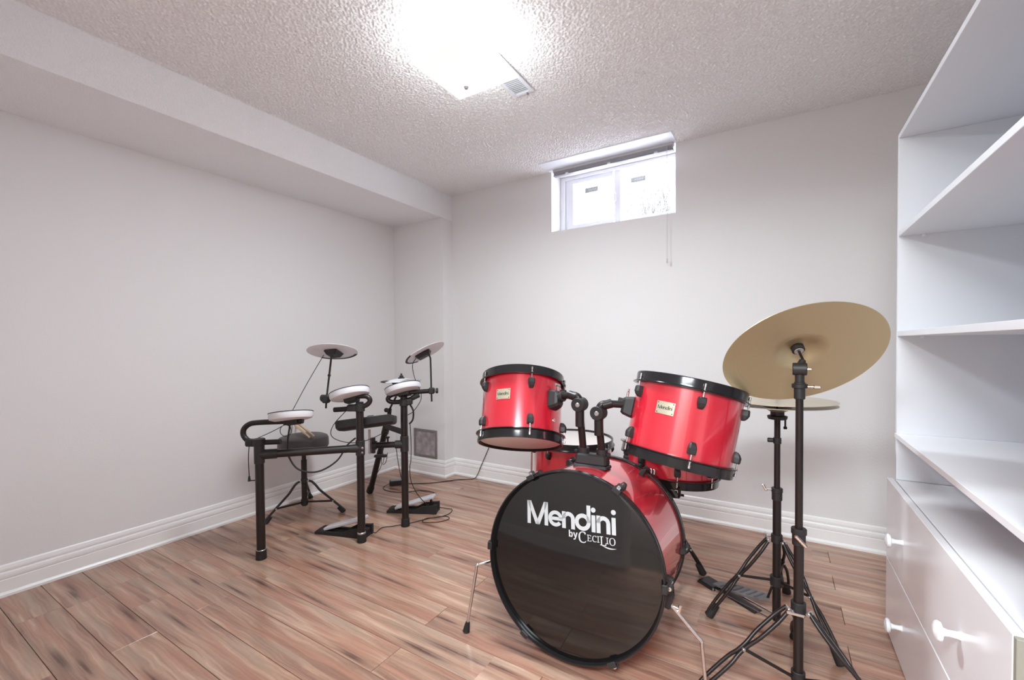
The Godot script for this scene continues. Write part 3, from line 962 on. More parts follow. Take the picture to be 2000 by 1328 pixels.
func bass_drum() -> void:
	var F := bass_frame()               # origin: centre of the front rim, z forward
	var t := thing("bass_drum", "large red bass drum lying on its side with black logo head", "drum", Vector3(F.origin.x, 0, F.origin.z - 0.2))
	var ax := F * Transform3D(Basis(Vector3.RIGHT, PI / 2), Vector3.ZERO)    # y of the lathe runs forward
	var r := 0.2794
	var L := 0.406
	var RR := 0.2875
	part(t, "shell", MB.new().lathe(ax, [Vector2(r - 0.007, -L + 0.006), Vector2(r, -L + 0.006), Vector2(r, -0.022), Vector2(r - 0.007, -0.022)], 96), mats.red_wrap)
	for s in [0.0, 1.0]:
		var y0: float = 0.0 if s == 0.0 else -L - 0.016
		var d: float = 1.0 if s == 0.0 else -1.0
		var p := [Vector2(RR - 0.006, y0), Vector2(RR - 0.002, y0), Vector2(RR, y0 - d * 0.003), Vector2(RR, y0 - d * 0.010), Vector2(RR - 0.0012, y0 - d * 0.012), Vector2(RR - 0.0012, y0 - d * 0.017), Vector2(RR, y0 - d * 0.019), Vector2(RR, y0 - d * 0.026), Vector2(RR - 0.003, y0 - d * 0.028), Vector2(r + 0.001, y0 - d * 0.028), Vector2(r + 0.001, y0 - d * 0.016), Vector2(RR - 0.006, y0 - d * 0.014), Vector2(RR - 0.006, y0)]
		part(t, "hoop", MB.new().lathe(ax, p, 112), mats.black_hoop)
	var hd := part(t, "drum_head", MB.new().lathe(ax, [Vector2(0, -0.0135), Vector2(r - 0.012, -0.0135), Vector2(r - 0.004, -0.0155), Vector2(r + 0.002, -0.0165)], 96), mats.black_head, Transform3D.IDENTITY, "glossy black front head with white logo")
	part(t, "drum_head", MB.new().lathe(ax, [Vector2(r + 0.002, -L - 0.004), Vector2(r - 0.004, -L - 0.006), Vector2(0, -L - 0.006)], 64), mats.drum_skin)
	# logo
	var px := F * at(Vector3(0, 0, -0.0135))
	part(hd, "lettering", print_quads(logo(), 1.0, Vector2(-0.1530, 0.0975), deg_to_rad(3.3), 0.0006), mats.logo_print, px)
	var rot := Basis(Vector3(0, 0, 1), deg_to_rad(4.0))
	for s in [["by", "Droid Sans", 0.0195, 700, Vector2(-0.0060, 0.0755)], ["C", "Droid Serif", 0.0330, 400, Vector2(0.0262, 0.0715)], ["ECI", "Droid Serif", 0.0185, 400, Vector2(0.0530, 0.0805)], ["L", "Droid Serif", 0.0260, 400, Vector2(0.0940, 0.0770)], ["I", "Droid Serif", 0.0185, 400, Vector2(0.1130, 0.0845)], ["O", "Droid Serif", 0.0215, 400, Vector2(0.1230, 0.0825)]]:
		var tm := text_mesh(s[0], s[1], s[2], s[3])
		var bb := tm.get_aabb()
		var o := Vector3(s[4].x, s[4].y, 0.0008) - rot * Vector3(bb.position.x, (0.0 if s[0] != "by" else 0.0) + bb.position.y * (0.0 if s[0] == "by" else 1.0), 0)
		part(hd, "lettering", tm, mats.logo_print, px * Transform3D(rot, o))
	var sw := []
	for k in 14:
		var a := k / 13.0
		sw.append([a, 0.0016 * sin(PI * a) + 0.0003])
	var sq := []
	for k in 13:
		var p0 := Vector2(0.098 + 0.046 * sw[k][0], 0.0780 - 0.0055 * sin(PI * 0.85 * sw[k][0])); var p1 := Vector2(0.098 + 0.046 * sw[k + 1][0], 0.0780 - 0.0055 * sin(PI * 0.85 * sw[k + 1][0]))
		sq.append([p0 + Vector2(0, -sw[k][1]), p1 + Vector2(0, -sw[k + 1][1]), p1 + Vector2(0, sw[k + 1][1]), p0 + Vector2(0, sw[k][1])])
	part(hd, "lettering", print_quads(sq, 1.0, Vector2.ZERO, 0.0, 0.0006), mats.logo_print, px)
	# claws, rods and lugs at both ends
	for s in [0, 1]:
		for k in 6:
			var a := deg_to_rad(30.0 + 60.0 * k)
			var X := ax * Transform3D(Basis(Vector3.UP, a), Vector3.ZERO)
			X = F * Transform3D(Basis(Vector3(0, 0, 1), -a), Vector3.ZERO) * (at(Vector3.ZERO) if s == 0 else Transform3D(Basis(Vector3.UP, PI), Vector3(0, 0, -L - 0.016)))
			# in X: y out of the shell, z away from the drum
			var cl := MB.new()
			cl.box(X * at(Vector3(0, RR + 0.003, -0.012)), Vector3(0.026, 0.006, 0.030), 0.002)
			cl.box(X * at(Vector3(0, RR - 0.002, 0.0025)), Vector3(0.026, 0.016, 0.005), 0.002)
			cl.box(X * at(Vector3(0, RR + 0.009, -0.022)), Vector3(0.020, 0.016, 0.010), 0.003)
			var cm := part(t, "claw", cl, mats.black_plastic)
			var rod := MB.new()
			rod.cyl(X * Vector3(0, RR + 0.008, -0.008), X * Vector3(0, RR + 0.008, -0.075), 0.003, 8)
			rod.cyl(X * Vector3(0, RR + 0.008, -0.008), X * Vector3(0, RR + 0.008, -0.0165), 0.0065, 10)
			part(cm, "tension_rod", rod, mats.chrome)
			var lg := MB.new()
			lg.taper(X * Transform3D(Basis(Vector3.RIGHT, 0.0), Vector3(0, r - 0.002, -0.075)), Vector2(0.011, 0.014), Vector2(0.008, 0.010), 0.021, 0.003)
			part(t, "lug", lg, mats.black_plastic)
	# spurs
	for s in [-1.0, 1.0]:
		var a: float = deg_to_rad(102.0) * s
		var X := F * Transform3D(Basis(Vector3(0, 0, 1), -a), Vector3(0, 0, -0.082))
		var br := MB.new()
		br.box(X * at(Vector3(0, r + 0.010, 0)), Vector3(0.040, 0.022, 0.036), 0.004)
		var bp := part(t, "spur_bracket", br, mats.black_plastic)
		part(bp, "wing_bolt", MB.new().cyl(X * Vector3(s * 0.012, r + 0.018, -0.002), X * Vector3(s * 0.012, r + 0.040, -0.002), 0.004, 8).box(X * at(Vector3(s * 0.012, r + 0.044, -0.002)), Vector3(0.024, 0.010, 0.005), 0.002), mats.chrome)
		var p0 := X * Vector3(s * 0.006, r + 0.012, 0.0)
		var foot := Vector3(1.745, 0.0, 1.455) if s < 0 else Vector3(2.505, 0.0, 1.345)
		var knee := Vector3(1.7723, 0.2282, 1.425) if s < 0 else Vector3(2.487, 0.150, 1.325)
		var start := p0 + (X.basis.z * 0.0)
		var rod := MB.new()
		var kk := knee
		rod.tube([start, start.lerp(kk, 0.45), kk + (start - kk) * 0.12, kk, kk + (foot - kk) * 0.10, kk.lerp(foot, 0.6), foot + (kk - foot).normalized() * 0.02], 0.0052, 10, 5)
		part(t, "spur", rod, mats.chrome)
		var fd := (knee - foot).normalized()
		part(t, "rubber_foot", MB.new().cyl(foot + Vector3(0, 0.001, 0), foot + fd * 0.036, 0.0125, 12, 0.0075), mats.rubber)
	# double tom holder on top of the shell
	var B := F * Transform3D(Basis(), Vector3(0.0, r, -0.185))
	var hb := MB.new()
	hb.taper(B * at(Vector3(0.006, -0.006, 0.0)), Vector2(0.060, 0.034), Vector2(0.060, 0.031), 0.012, 0.003)
	hb.taper(B * at(Vector3(0.006, 0.004, 0.0)), Vector2(0.056, 0.029), Vector2(0.054, 0.026), 0.038, 0.006)
	var holder := part(t, "tom_holder", hb, mats.black_plastic)
	for k in 2:
		var px0: float = [-0.027, 0.040][k]
		var foot := B * Vector3(px0, 0.04, 0.0)
		var bend: Vector3 = [Vector3(2.0836, 0.799, 1.240), Vector3(2.1507, 0.774, 1.236)][k]
		var tip: Vector3 = [Vector3(1.995, 0.812, 1.226), Vector3(2.246, 0.793, 1.186)][k]
		part(holder, "clamp_ring", MB.new().cyl(foot + Vector3(0, -0.006, 0), foot + Vector3(0, 0.022, 0), 0.020, 18).box(at(foot + Vector3(0.025 if k else -0.025, 0.006, 0.006)), Vector3(0.014, 0.012, 0.012), 0.003), mats.black_plastic)
		part(holder, "post", MB.new().cyl(foot, bend + Vector3(0, -0.028, 0), 0.0125, 18).cyl(bend + Vector3(0, -0.085, 0), bend + Vector3(0, -0.02, 0), 0.0155, 18), mats.black_tube)
		part(holder, "ratchet", MB.new().cyl(bend + Vector3(-0.002, -0.008, 0.020), bend + Vector3(0.002, -0.008, -0.020), 0.024, 20).cyl(bend + Vector3(0, -0.03, 0), bend, 0.017, 16), mats.black_plastic)
		part(holder, "bolt", MB.new().cyl(bend + Vector3(0, -0.008, 0.019), bend + Vector3(0, -0.008, 0.0235), 0.008, 12), mats.bolt)
		var dirn := (tip - bend).normalized()
		part(holder, "arm", MB.new().tube([bend + Vector3(0, 0.002, 0), bend + Vector3(0, 0.016, 0) + dirn * 0.008, bend + Vector3(0, 0.018, 0) + dirn * 0.03, tip], 0.0125, 14, 4).cyl(bend + Vector3(0, 0.014, 0) + dirn * 0.012, bend + Vector3(0, 0.017, 0) + dirn * 0.045, 0.0155, 16), mats.black_tube)

func toms() -> void:
	var spec := [
		["red rack tom with black rims hanging above the logo, by the e-kit", Vector3(1.8263, 0.7463, 1.1992), Vector3(-0.1466, 0.9236, -0.3543), 0.1524, 0.240, 11.0, -27.0, Vector3(1.9933, 0.808, 1.2244)],
		["red rack tom with black rims tilted beneath the big cymbal", Vector3(2.4031, 0.7381, 1.1379), Vector3(0.1572, 0.9659, -0.2059), 0.1651, 0.245, 13.0, -20.0, Vector3(2.252, 0.790, 1.180)],
	]
	for k in 2:
		var s: Array = spec[k]
		var c: Vector3 = s[1]
		var to_cam := Vector3(2.672, 1.0, 2.65) - c
		var x := frame(c, s[2], to_cam)
		var t := thing("tom_drum", s[0], "drum", c - Vector3(0, 0.15, 0), "red rack toms over the bass drum")
		drum_body(t, x, s[3], s[4], 5, s[5], mats.drum_skin, mats.drum_skin)
		badge(t, x, s[3], s[6], 0.024 if k == 0 else 0.030)
		# mount bracket on the side towards the holder
		var w: Vector3 = x.affine_inverse() * s[7]
		var a := atan2(w.x, w.z)
		var X := x * Transform3D(Basis(Vector3.UP, a), Vector3(0, w.y, 0))
		var br := MB.new()
		br.taper(X * Transform3D(Basis(Vector3.RIGHT, PI / 2), Vector3(0, -0.006, s[3] - 0.006)), Vector2(0.028, 0.036), Vector2(0.022, 0.030), 0.042, 0.008)
		br.cyl(X * Vector3(0, 0, s[3] + 0.02), X * Vector3(0, 0, s[3] + 0.052), 0.018, 16)
		var bm := part(t, "mount_bracket", br, mats.black_plastic)
		var wb := MB.new()
		wb.cyl(X * Vector3(0, 0.015, s[3] + 0.024), X * Vector3(0, 0.042, s[3] + 0.024), 0.004, 8)
		wb.box(X * at(Vector3(0, 0.047, s[3] + 0.024)), Vector3(0.030, 0.012, 0.006), 0.003)
		part(bm, "wing_bolt", wb, mats.chrome)
		var g := x * Transform3D(Basis(Vector3.UP, deg_to_rad(50.0)), Vector3(0, -0.055, s[3] * 0.0))
		if k == 0:
			part(t, "vent_grommet", MB.new().lathe(g * Transform3D(Basis(Vector3.RIGHT, PI / 2), Vector3(0, 0, s[3])), [Vector2(0.0035, 0.0), Vector2(0.0035, 0.002), Vector2(0.0065, 0.002), Vector2(0.0075, 0)], 14), mats.chrome)

func floor_tom() -> void:
	var top := Vector3(1.745, 0.515, 0.535)
	var t := thing("floor_tom", "red floor tom on chrome legs behind the bass drum", "drum", Vector3(top.x, 0, top.z))
	var L := 0.390
	var x := frame(top - Vector3(0, L / 2 + 0.012, 0), Vector3(0.015, 1, -0.005), Vector3(0.4, 0, 1))
	drum_body(t, x, 0.200, L, 8, 12.0, mats.drum_skin, mats.drum_skin)
	for k in 3:
		var a := deg_to_rad(-78.0 + 120.0 * k)
		var d := Vector3(sin(a), 0, cos(a))
		var p := Vector3(top.x, 0, top.z) + d * 0.222
		part(t, "leg", MB.new().cyl(Vector3(p.x, 0.02, p.z) + d * 0.01, Vector3(p.x, 0.42, p.z), 0.0048, 10), mats.chrome)
		part(t, "rubber_foot", MB.new().cyl(Vector3(p.x, 0.0, p.z) + d * 0.01, Vector3(p.x, 0.035, p.z) + d * 0.01, 0.012, 12, 0.008), mats.rubber)
		part(t, "leg_bracket", MB.new().box(at(Vector3(top.x, 0.235, top.z) + d * 0.211, Basis(Vector3.UP, a)), Vector3(0.03, 0.045, 0.032), 0.004), mats.black_plastic)

func tripod(t: Node3D, base: Vector3, hub_h: float, low_h: float, R: float, degs: Array, m: Material, pair := 0.011) -> void:
	# double-braced legs: two bars from the upper collar to the foot, one strut to the lower collar
	for a_deg in degs:
		var a := deg_to_rad(a_deg)
		var d := Vector3(sin(a), 0, cos(a))
		var side := d.cross(Vector3.UP)
		var top := base + d * 0.030 + Vector3(0, hub_h, 0)
		var foot := base + d * R
		var leg := MB.new()
		for s in [-1.0, 1.0]:
			var w := func(f: float, k: float) -> Vector3:
				return top.lerp(foot + Vector3(0, 0.018, 0), f) + side * s * pair * k + (Vector3.UP * 0.004 * s)
			leg.tube([w.call(0.0, 0.45), w.call(0.10, 0.9), w.call(0.16, 1.0), w.call(0.32, 0.95), w.call(0.44, 0.32), w.call(0.54, 0.32), w.call(0.64, 0.9), w.call(0.86, 0.9), w.call(1.0, 0.35)], 0.0054, 8, 3)
		var lm := part(t, "leg", leg, m)
		var mid := top.lerp(foot + Vector3(0, 0.018, 0), 0.49)
		part(lm, "rivet", MB.new().cyl(mid - side * 0.010, mid + side * 0.010, 0.0045, 8), mats.bolt)
		part(t, "strut", MB.new().tube([base + d * 0.02 + Vector3(0, low_h, 0), mid], 0.0048, 8, 1), m)
		var fd := (top - foot).normalized()
		part(t, "rubber_foot", MB.new().cyl(foot + Vector3(0, 0.003, 0), foot + fd * 0.050 + Vector3(0, 0.004, 0), 0.0160, 14, 0.0115), mats.rubber)
		part(lm, "hinge", MB.new().cyl(top - side * 0.012, top + side * 0.012, 0.006, 10), mats.bolt)

func snare() -> void:
	var c := Vector3(2.282, 0.432, 0.735)     # centre of the lower rim
	var L := 0.125
	var up := Vector3(0.05, 1, -0.06).normalized()
	var t := thing("snare_drum", "shallow red snare drum hidden behind the tilted rack tom", "drum", c)
	var x := frame(c + up * (L / 2 + 0.012), up, Vector3(0.25, 0, 1))
	drum_body(t, x, 0.178, L, 8, 4.0, mats.drum_skin, mats.drum_skin)
	var st := MB.new()
	for k in 4: st.box(x * Transform3D(Basis(Vector3.UP, deg_to_rad(-28.0)), Vector3.ZERO) * at(Vector3(-0.018 + 0.012 * k, -0.02, 0.184)), Vector3(0.008, 0.022, 0.014), 0.002)
	part(t, "strainer", st, mats.chrome)
	var b := Vector3(c.x, 0, c.z - 0.01)
	var s := thing("snare_stand", "black folding snare stand with basket arms behind the bass drum", "stand", b)
	var m: Material = mats.black_tube
	part(s, "tube", MB.new().cyl(b + Vector3(0, 0.05, 0), b + Vector3(0, 0.30, 0), 0.0125, 14).cyl(b + Vector3(0, 0.26, 0), b + Vector3(0, 0.355, 0), 0.009, 12), m)
	part(s, "collar", MB.new().cyl(b + Vector3(0, 0.19, 0), b + Vector3(0, 0.225, 0), 0.018, 14), mats.black_plastic)
	part(s, "lower_collar", MB.new().cyl(b + Vector3(0, 0.055, 0), b + Vector3(0, 0.08, 0), 0.017, 14), mats.black_plastic)
	part(s, "tilter", MB.new().cyl(b + Vector3(-0.025, 0.36, 0), b + Vector3(0.025, 0.36, 0), 0.016, 12).box(at(b + Vector3(0.04, 0.365, 0.01)), Vector3(0.03, 0.010, 0.006), 0.002), mats.black_plastic)
	for k in 3:
		var a := deg_to_rad(20.0 + 120.0 * k)
		var d := Vector3(sin(a), 0, cos(a))
		part(s, "basket_arm", MB.new().tube([b + Vector3(0, 0.372, 0), b + d * 0.06 + Vector3(0, 0.392, 0), b + d * 0.15 + Vector3(0, 0.4, 0), b + d * 0.198 + Vector3(0, 0.418, 0), b + d * 0.205 + Vector3(0, 0.45, 0)], 0.0055, 8, 4), m)
	tripod(s, b, 0.205, 0.07, 0.150, [130.6, 250.6, 10.6], m, 0.008)

func cymbal_mesh(r: float, bell: float, rise: float) -> MB:
	var top := [Vector2(0.006, rise + 0.020), Vector2(bell * 0.35, rise + 0.0195), Vector2(bell * 0.65, rise + 0.016), Vector2(bell * 0.9, rise + 0.008), Vector2(bell * 1.1, rise + 0.002)]
	for k in 8:
		var f := (k + 1) / 8.0
		top.append(Vector2(lerpf(bell * 1.1, r, f), (rise + 0.002) * (1.0 - f * f * 0.35 - f * 0.65)))
	var p := []
	for i in top.size(): p.append(top[i])
	for i in range(top.size() - 1, -1, -1): p.append(top[i] - Vector2(0.0, 0.0014))
	p.append(top[0])
	var m := MB.new()
	# the profile runs outwards on top and back below
	m.lathe(Transform3D.IDENTITY, p, 96)
	return m

func crash() -> void:
	var c := Vector3(2.7243, 0.9643, 1.1824)
	var up := Vector3(-0.2747, 0.7304, -0.6253)
	var x := frame(c - up * 0.004, up, Vector3(0, 1, 0.3))
	var cm := one("crash_cymbal", cymbal_mesh(0.2032, 0.056, 0.017), mats.bronze, "large tilted bronze crash cymbal seen from below", "cymbal", x)
	var b := Vector3(2.7215, 0, 1.197)
	var t := thing("cymbal_stand", "black tripod stand holding the tilted crash cymbal", "stand", b)
	var m: Material = mats.black_tube
	part(t, "lower_tube", MB.new().cyl(b + Vector3(0, 0.03, 0), b + Vector3(0, 0.455, 0), 0.0125, 18), m)
	part(t, "upper_tube", MB.new().cyl(b + Vector3(0, 0.45, 0), b + Vector3(0, 0.860, 0), 0.0095, 16), m)
	part(t, "height_clamp", MB.new().cyl(b + Vector3(0, 0.432, 0), b + Vector3(0, 0.465, 0), 0.0165, 16).cyl(b + Vector3(0, 0.463, 0), b + Vector3(0, 0.480, 0), 0.019, 16), mats.black_plastic)
	part(t, "wing_bolt", MB.new().cyl(b + Vector3(0.0, 0.457, 0.018), b + Vector3(0.004, 0.457, 0.032), 0.004, 8).box(at(b + Vector3(0.004, 0.455, 0.034), Basis(Vector3(0, 0, 1), -0.8)), Vector3(0.040, 0.010, 0.006), 0.003), mats.chrome)
	part(t, "top_clamp", MB.new().cyl(b + Vector3(0, 0.842, 0), b + Vector3(0, 0.890, 0), 0.0135, 16).cyl(b + Vector3(0, 0.873, 0), b + Vector3(0, 0.885, 0), 0.019, 16), mats.black_plastic)
	part(t, "wing_bolt", MB.new().cyl(b + Vector3(0.018, 0.878, 0.006), b + Vector3(0.034, 0.878, 0.008), 0.003, 8).box(at(b + Vector3(0.040, 0.878, 0.009)), Vector3(0.018, 0.010, 0.005), 0.002), mats.chrome)
	var tl := b + Vector3(0.0, 0.926, 0)
	part(t, "neck", MB.new().cyl(b + Vector3(0, 0.885, 0), tl, 0.0115, 14), mats.black_plastic)
	part(t, "tilter", MB.new().cyl(tl + Vector3(-0.017, 0.0, 0.004), tl + Vector3(0.017, 0.0, 0.004), 0.0175, 18).cyl(tl, c - up * 0.017, 0.0125, 12, 0.008), mats.black_plastic)
	part(t, "tilter_bolt", MB.new().cyl(tl + Vector3(0.016, 0.0, 0.004), tl + Vector3(0.027, 0.0, 0.004), 0.004, 8), mats.chrome)
	var seat := c + up * 0.028
	part(t, "rod", MB.new().cyl(c - up * 0.022, c + up * 0.062, 0.0036, 10), mats.dark_steel)
	var bs := MB.new()
	bs.cyl(seat - up * 0.012, seat + up * 0.004, 0.0165, 18)
	part(t, "felt_washer", bs, mats.rubber)
	part(t, "cup_washer", MB.new().cyl(seat - up * 0.0145, seat - up * 0.0115, 0.0125, 18), mats.bolt)
	part(t, "collar", MB.new().cyl(b + Vector3(0, 0.238, 0), b + Vector3(0, 0.272, 0), 0.0185, 16), mats.black_plastic)
	part(t, "lower_collar", MB.new().cyl(b + Vector3(0, 0.045, 0), b + Vector3(0, 0.075, 0), 0.0175, 16), mats.black_plastic)
	part(t, "wing_bolt", MB.new().cyl(b + Vector3(-0.012, 0.250, 0.018), b + Vector3(-0.012, 0.250, 0.032), 0.004, 8).box(at(b + Vector3(-0.008, 0.250, 0.034)), Vector3(0.044, 0.008, 0.005), 0.002), mats.chrome)
	tripod(t, b, 0.252, 0.06, 0.285, [-60.0, 60.0, 180.0], m)

func hi_hat() -> void:
	var b := Vector3(2.668, 0, 0.838)
	var y := 0.790
	var x := at(Vector3(b.x, y, b.z))
	one("hi_hat_cymbal", cymbal_mesh(0.178, 0.042, 0.012), mats.pale_bronze, "upper pale brass hi-hat cymbal of the closed pair", "cymbal", at(Vector3(b.x, y + 0.006, b.z), Basis(Vector3(0, 0, 1), 0.008)), "pair of hi-hat cymbals")
	one("hi_hat_cymbal", cymbal_mesh(0.178, 0.042, 0.012), mats.pale_bronze, "lower pale brass hi-hat cymbal resting on its stand", "cymbal", at(Vector3(b.x, y - 0.006, b.z), Basis(Vector3(1, 0, 0), PI)), "pair of hi-hat cymbals")
	var t := thing("hi_hat_stand", "black hi-hat tripod stand with foot pedal beside the bass drum", "stand", b)
	var m: Material = mats.black_tube
	part(t, "lower_tube", MB.new().cyl(b + Vector3(0, 0.004, 0), b + Vector3(0, 0.46, 0), 0.0135, 18), m)
	part(t, "upper_tube", MB.new().cyl(b + Vector3(0, 0.45, 0), b + Vector3(0, 0.735, 0), 0.0098, 16), m)
	part(t, "pull_rod", MB.new().cyl(b + Vector3(0, 0.73, 0), b + Vector3(0, 0.885, 0), 0.003, 10), mats.dark_steel)
	part(t, "height_clamp", MB.new().cyl(b + Vector3(0, 0.438, 0), b + Vector3(0, 0.468, 0), 0.0165, 16).cyl(b + Vector3(0, 0.466, 0), b + Vector3(0, 0.482, 0), 0.018, 16), mats.black_plastic)
	part(t, "wing_bolt", MB.new().cyl(b + Vector3(-0.016, 0.475, 0.006), b + Vector3(-0.034, 0.475, 0.008), 0.0035, 8).box(at(b + Vector3(-0.038, 0.479, 0.008), Basis(Vector3(0, 0, 1), 0.5)), Vector3(0.008, 0.026, 0.006), 0.002), mats.chrome)
	part(t, "memory_lock", MB.new().cyl(b + Vector3(0, 0.640, 0), b + Vector3(0, 0.662, 0), 0.013, 14).cyl(b + Vector3(-0.012, 0.652, 0.004), b + Vector3(-0.030, 0.652, 0.006), 0.008, 12), mats.black_plastic)
	part(t, "cymbal_seat", MB.new().cyl(b + Vector3(0, 0.728, 0), b + Vector3(0, 0.740, 0), 0.030, 20, 0.032).cyl(b + Vector3(0, 0.740, 0), b + Vector3(0, 0.765, 0), 0.022, 18), mats.black_plastic)
	part(t, "tilt_screw", MB.new().cyl(b + Vector3(0.024, 0.700, 0.004), b + Vector3(0.024, 0.742, 0.004), 0.003, 8).cyl(b + Vector3(0.024, 0.695, 0.004), b + Vector3(0.024, 0.704, 0.004), 0.006, 10), mats.dark_steel)
	part(t, "clutch", MB.new().cyl(b + Vector3(0, 0.812, 0), b + Vector3(0, 0.842, 0), 0.009, 12), mats.chrome)
	part(t, "collar", MB.new().cyl(b + Vector3(0, 0.285, 0), b + Vector3(0, 0.315, 0), 0.018, 16), mats.black_plastic)
	part(t, "lower_collar", MB.new().cyl(b + Vector3(0, 0.130, 0), b + Vector3(0, 0.165, 0), 0.021, 16), mats.black_plastic)
	part(t, "wing_bolt", MB.new().cyl(b + Vector3(-0.018, 0.308, 0.004), b + Vector3(-0.034, 0.308, 0.006), 0.0035, 8).box(at(b + Vector3(-0.036, 0.310, 0.006)), Vector3(0.006, 0.012, 0.018), 0.002), mats.chrome)
	var degs := []
	for f in [Vector3(2.454, 0, 0.933), Vector3(2.695, 0, 0.655), Vector3(2.846, 0, 0.995)]:
		degs.append(rad_to_deg(atan2(f.x - b.x, f.z - b.z)))
	tripod(t, b, 0.295, 0.150, 0.232, degs, m)
	# foot pedal
	var pd := thing("hi_hat_pedal", "grey ribbed foot pedal chained to the hi-hat stand", "pedal", Vector3(2.55, 0, 0.70))
	var heel := Vector3(2.435, 0.012, 0.700)
	var toe := Vector3(2.640, 0.074, 0.843)
	var d := (toe - heel).normalized()
	var s := d.cross(Vector3.UP).normalized()
	var fx := Transform3D(Basis(s, d.cross(s) * -1.0, d), heel)
	fx.basis = Basis(s, s.cross(d) * 1.0, d)
	var up := fx.basis.y if fx.basis.y.y > 0 else -fx.basis.y
	fx.basis = Basis(up.cross(d), up, d)
	var out := [Vector2(-0.022, 0.03), Vector2(0.022, 0.03), Vector2(0.036, 0.10), Vector2(0.040, 0.19), Vector2(0.030, 0.245), Vector2(0.0, 0.268), Vector2(-0.030, 0.245), Vector2(-0.040, 0.19), Vector2(-0.036, 0.10)]
	var pl := fx * Transform3D(Basis(Vector3(1, 0, 0), Vector3(0, 0, 1), Vector3(0, -1, 0)), Vector3.ZERO)
	var bd := part(pd, "footboard", MB.new().plate(pl, out, -0.006), mats.pedal_board)
	for k in 6:
		part(bd, "tread", MB.new().box(fx * at(Vector3(0, 0.007, 0.075 + k * 0.030)), Vector3(0.05, 0.002, 0.010), 0.0008), mats.pedal_tread)
	part(pd, "heel_plate", MB.new().taper(at(Vector3(heel.x, 0.0, heel.z), Basis(Vector3.UP, atan2(d.x, d.z))), Vector2(0.034, 0.042), Vector2(0.030, 0.038), 0.014, 0.003), mats.dark_steel)
	for k in [-1, 1]:
		part(pd, "base_rod", MB.new().cyl(Vector3(heel.x, 0.007, heel.z) + s * 0.026 * k, Vector3(2.668, 0.007, 0.835) + s * 0.02 * k - Vector3(d.x, 0, d.z) * 0.02, 0.0035, 8), mats.chrome)
	part(pd, "base_plate", MB.new().box(at(Vector3(2.545, 0.006, 0.775), Basis(Vector3.UP, atan2(d.x, d.z))), Vector3(0.040, 0.004, 0.16), 0.001), mats.dark_steel)
	part(pd, "chain", MB.new().tube([toe + Vector3(0, 0.004, 0), toe + Vector3(0.012, 0.05, 0.01), b + Vector3(-0.012, 0.135, 0.006)], 0.004, 6, 3), mats.dark_steel)

# ---------------------------------------------------------------- electronic kit
const P1 := Vector3(0.5927, 0, 1.530)
const P2 := Vector3(0.8584, 0, 1.1689)
const P3 := Vector3(0.909, 0, 0.9129)

func clampm(p: Vector3, axis_b: Vector3, r: float, l: float) -> MB:
	var d := axis_b.normalized()
	return MB.new().cyl(p - d * l / 2, p + d * l / 2, r, 16)

func drum_pad(label: String, c: Vector3, up: Vector3, r: float, arm_dir: Vector3) -> void:
	var x := frame(c, up, arm_dir)
	var t := thing("drum_pad", label, "drum pad", c, "white-rimmed electronic drum pads")
	part(t, "rim", MB.new().lathe(x, [Vector2(0, -0.016), Vector2(r * 0.76, -0.016), Vector2(r * 0.95, -0.010), Vector2(r, 0.0), Vector2(r, 0.018), Vector2(r - 0.004, 0.020)], 48), mats.pad_white)
	part(t, "rim_gasket", MB.new().lathe(x, [Vector2(r - 0.004, 0.018), Vector2(r + 0.001, 0.018), Vector2(r + 0.001, 0.0215), Vector2(r - 0.006, 0.0225), Vector2(r - 0.009, 0.020)], 48), mats.pad_dark)
	part(t, "striking_surface", MB.new().lathe(x, [Vector2(r - 0.008, 0.0205), Vector2(r * 0.5, 0.0225), Vector2(0, 0.0230)], 48), mats.pad_white)
	part(t, "mount", MB.new().box(x * at(Vector3(0.012, -0.024, 0)), Vector3(0.056, 0.026, 0.066), 0.005), mats.black_plastic)
	part(t, "jack_housing", MB.new().box(x * at(Vector3(0.032, -0.016, -0.012)), Vector3(0.024, 0.012, 0.036), 0.004), mats.pad_grey)
	part(t, "bolt", MB.new().cyl(x * Vector3(0.039, -0.024, 0.006), x * Vector3(0.0425, -0.024, 0.006), 0.0045, 8), mats.bolt)

func cymbal_pad(label: String, c: Vector3, up: Vector3, r: float, front: Vector3) -> void:
	var x := frame(c, up, front)
	var t := thing("cymbal_pad", label, "cymbal pad", c, "electronic cymbal pads")
	part(t, "plate", MB.new().lathe(x, [Vector2(0, -0.003), Vector2(r * 0.5, -0.005), Vector2(r * 0.97, -0.010), Vector2(r, -0.009), Vector2(r * 0.97, -0.006), Vector2(r * 0.5, 0.001), Vector2(0.03, 0.006), Vector2(0, 0.007)], 56), mats.pad_white)
	# dark playing edge over a third of the rim
	part(t, "edge_strip", MB.new().lathe(x, [Vector2(r * 0.90, -0.010), Vector2(r * 0.98, -0.0118), Vector2(r + 0.0012, -0.0095), Vector2(r * 0.98, -0.0048), Vector2(r * 0.72, -0.0012)], 24, -0.95, 0.95), mats.pad_dark)
	part(t, "sensor_housing", MB.new().taper(x * Transform3D(Basis(Vector3.RIGHT, PI), Vector3(0, -0.004, 0.012)), Vector2(0.034, 0.044), Vector2(0.026, 0.036), 0.024, 0.005), mats.black_plastic)
	part(t, "bell_cap", MB.new().lathe(x, [Vector2(0.020, 0.006), Vector2(0.018, 0.012), Vector2(0.008, 0.015), Vector2(0, 0.0155)], 20), mats.pad_dark)

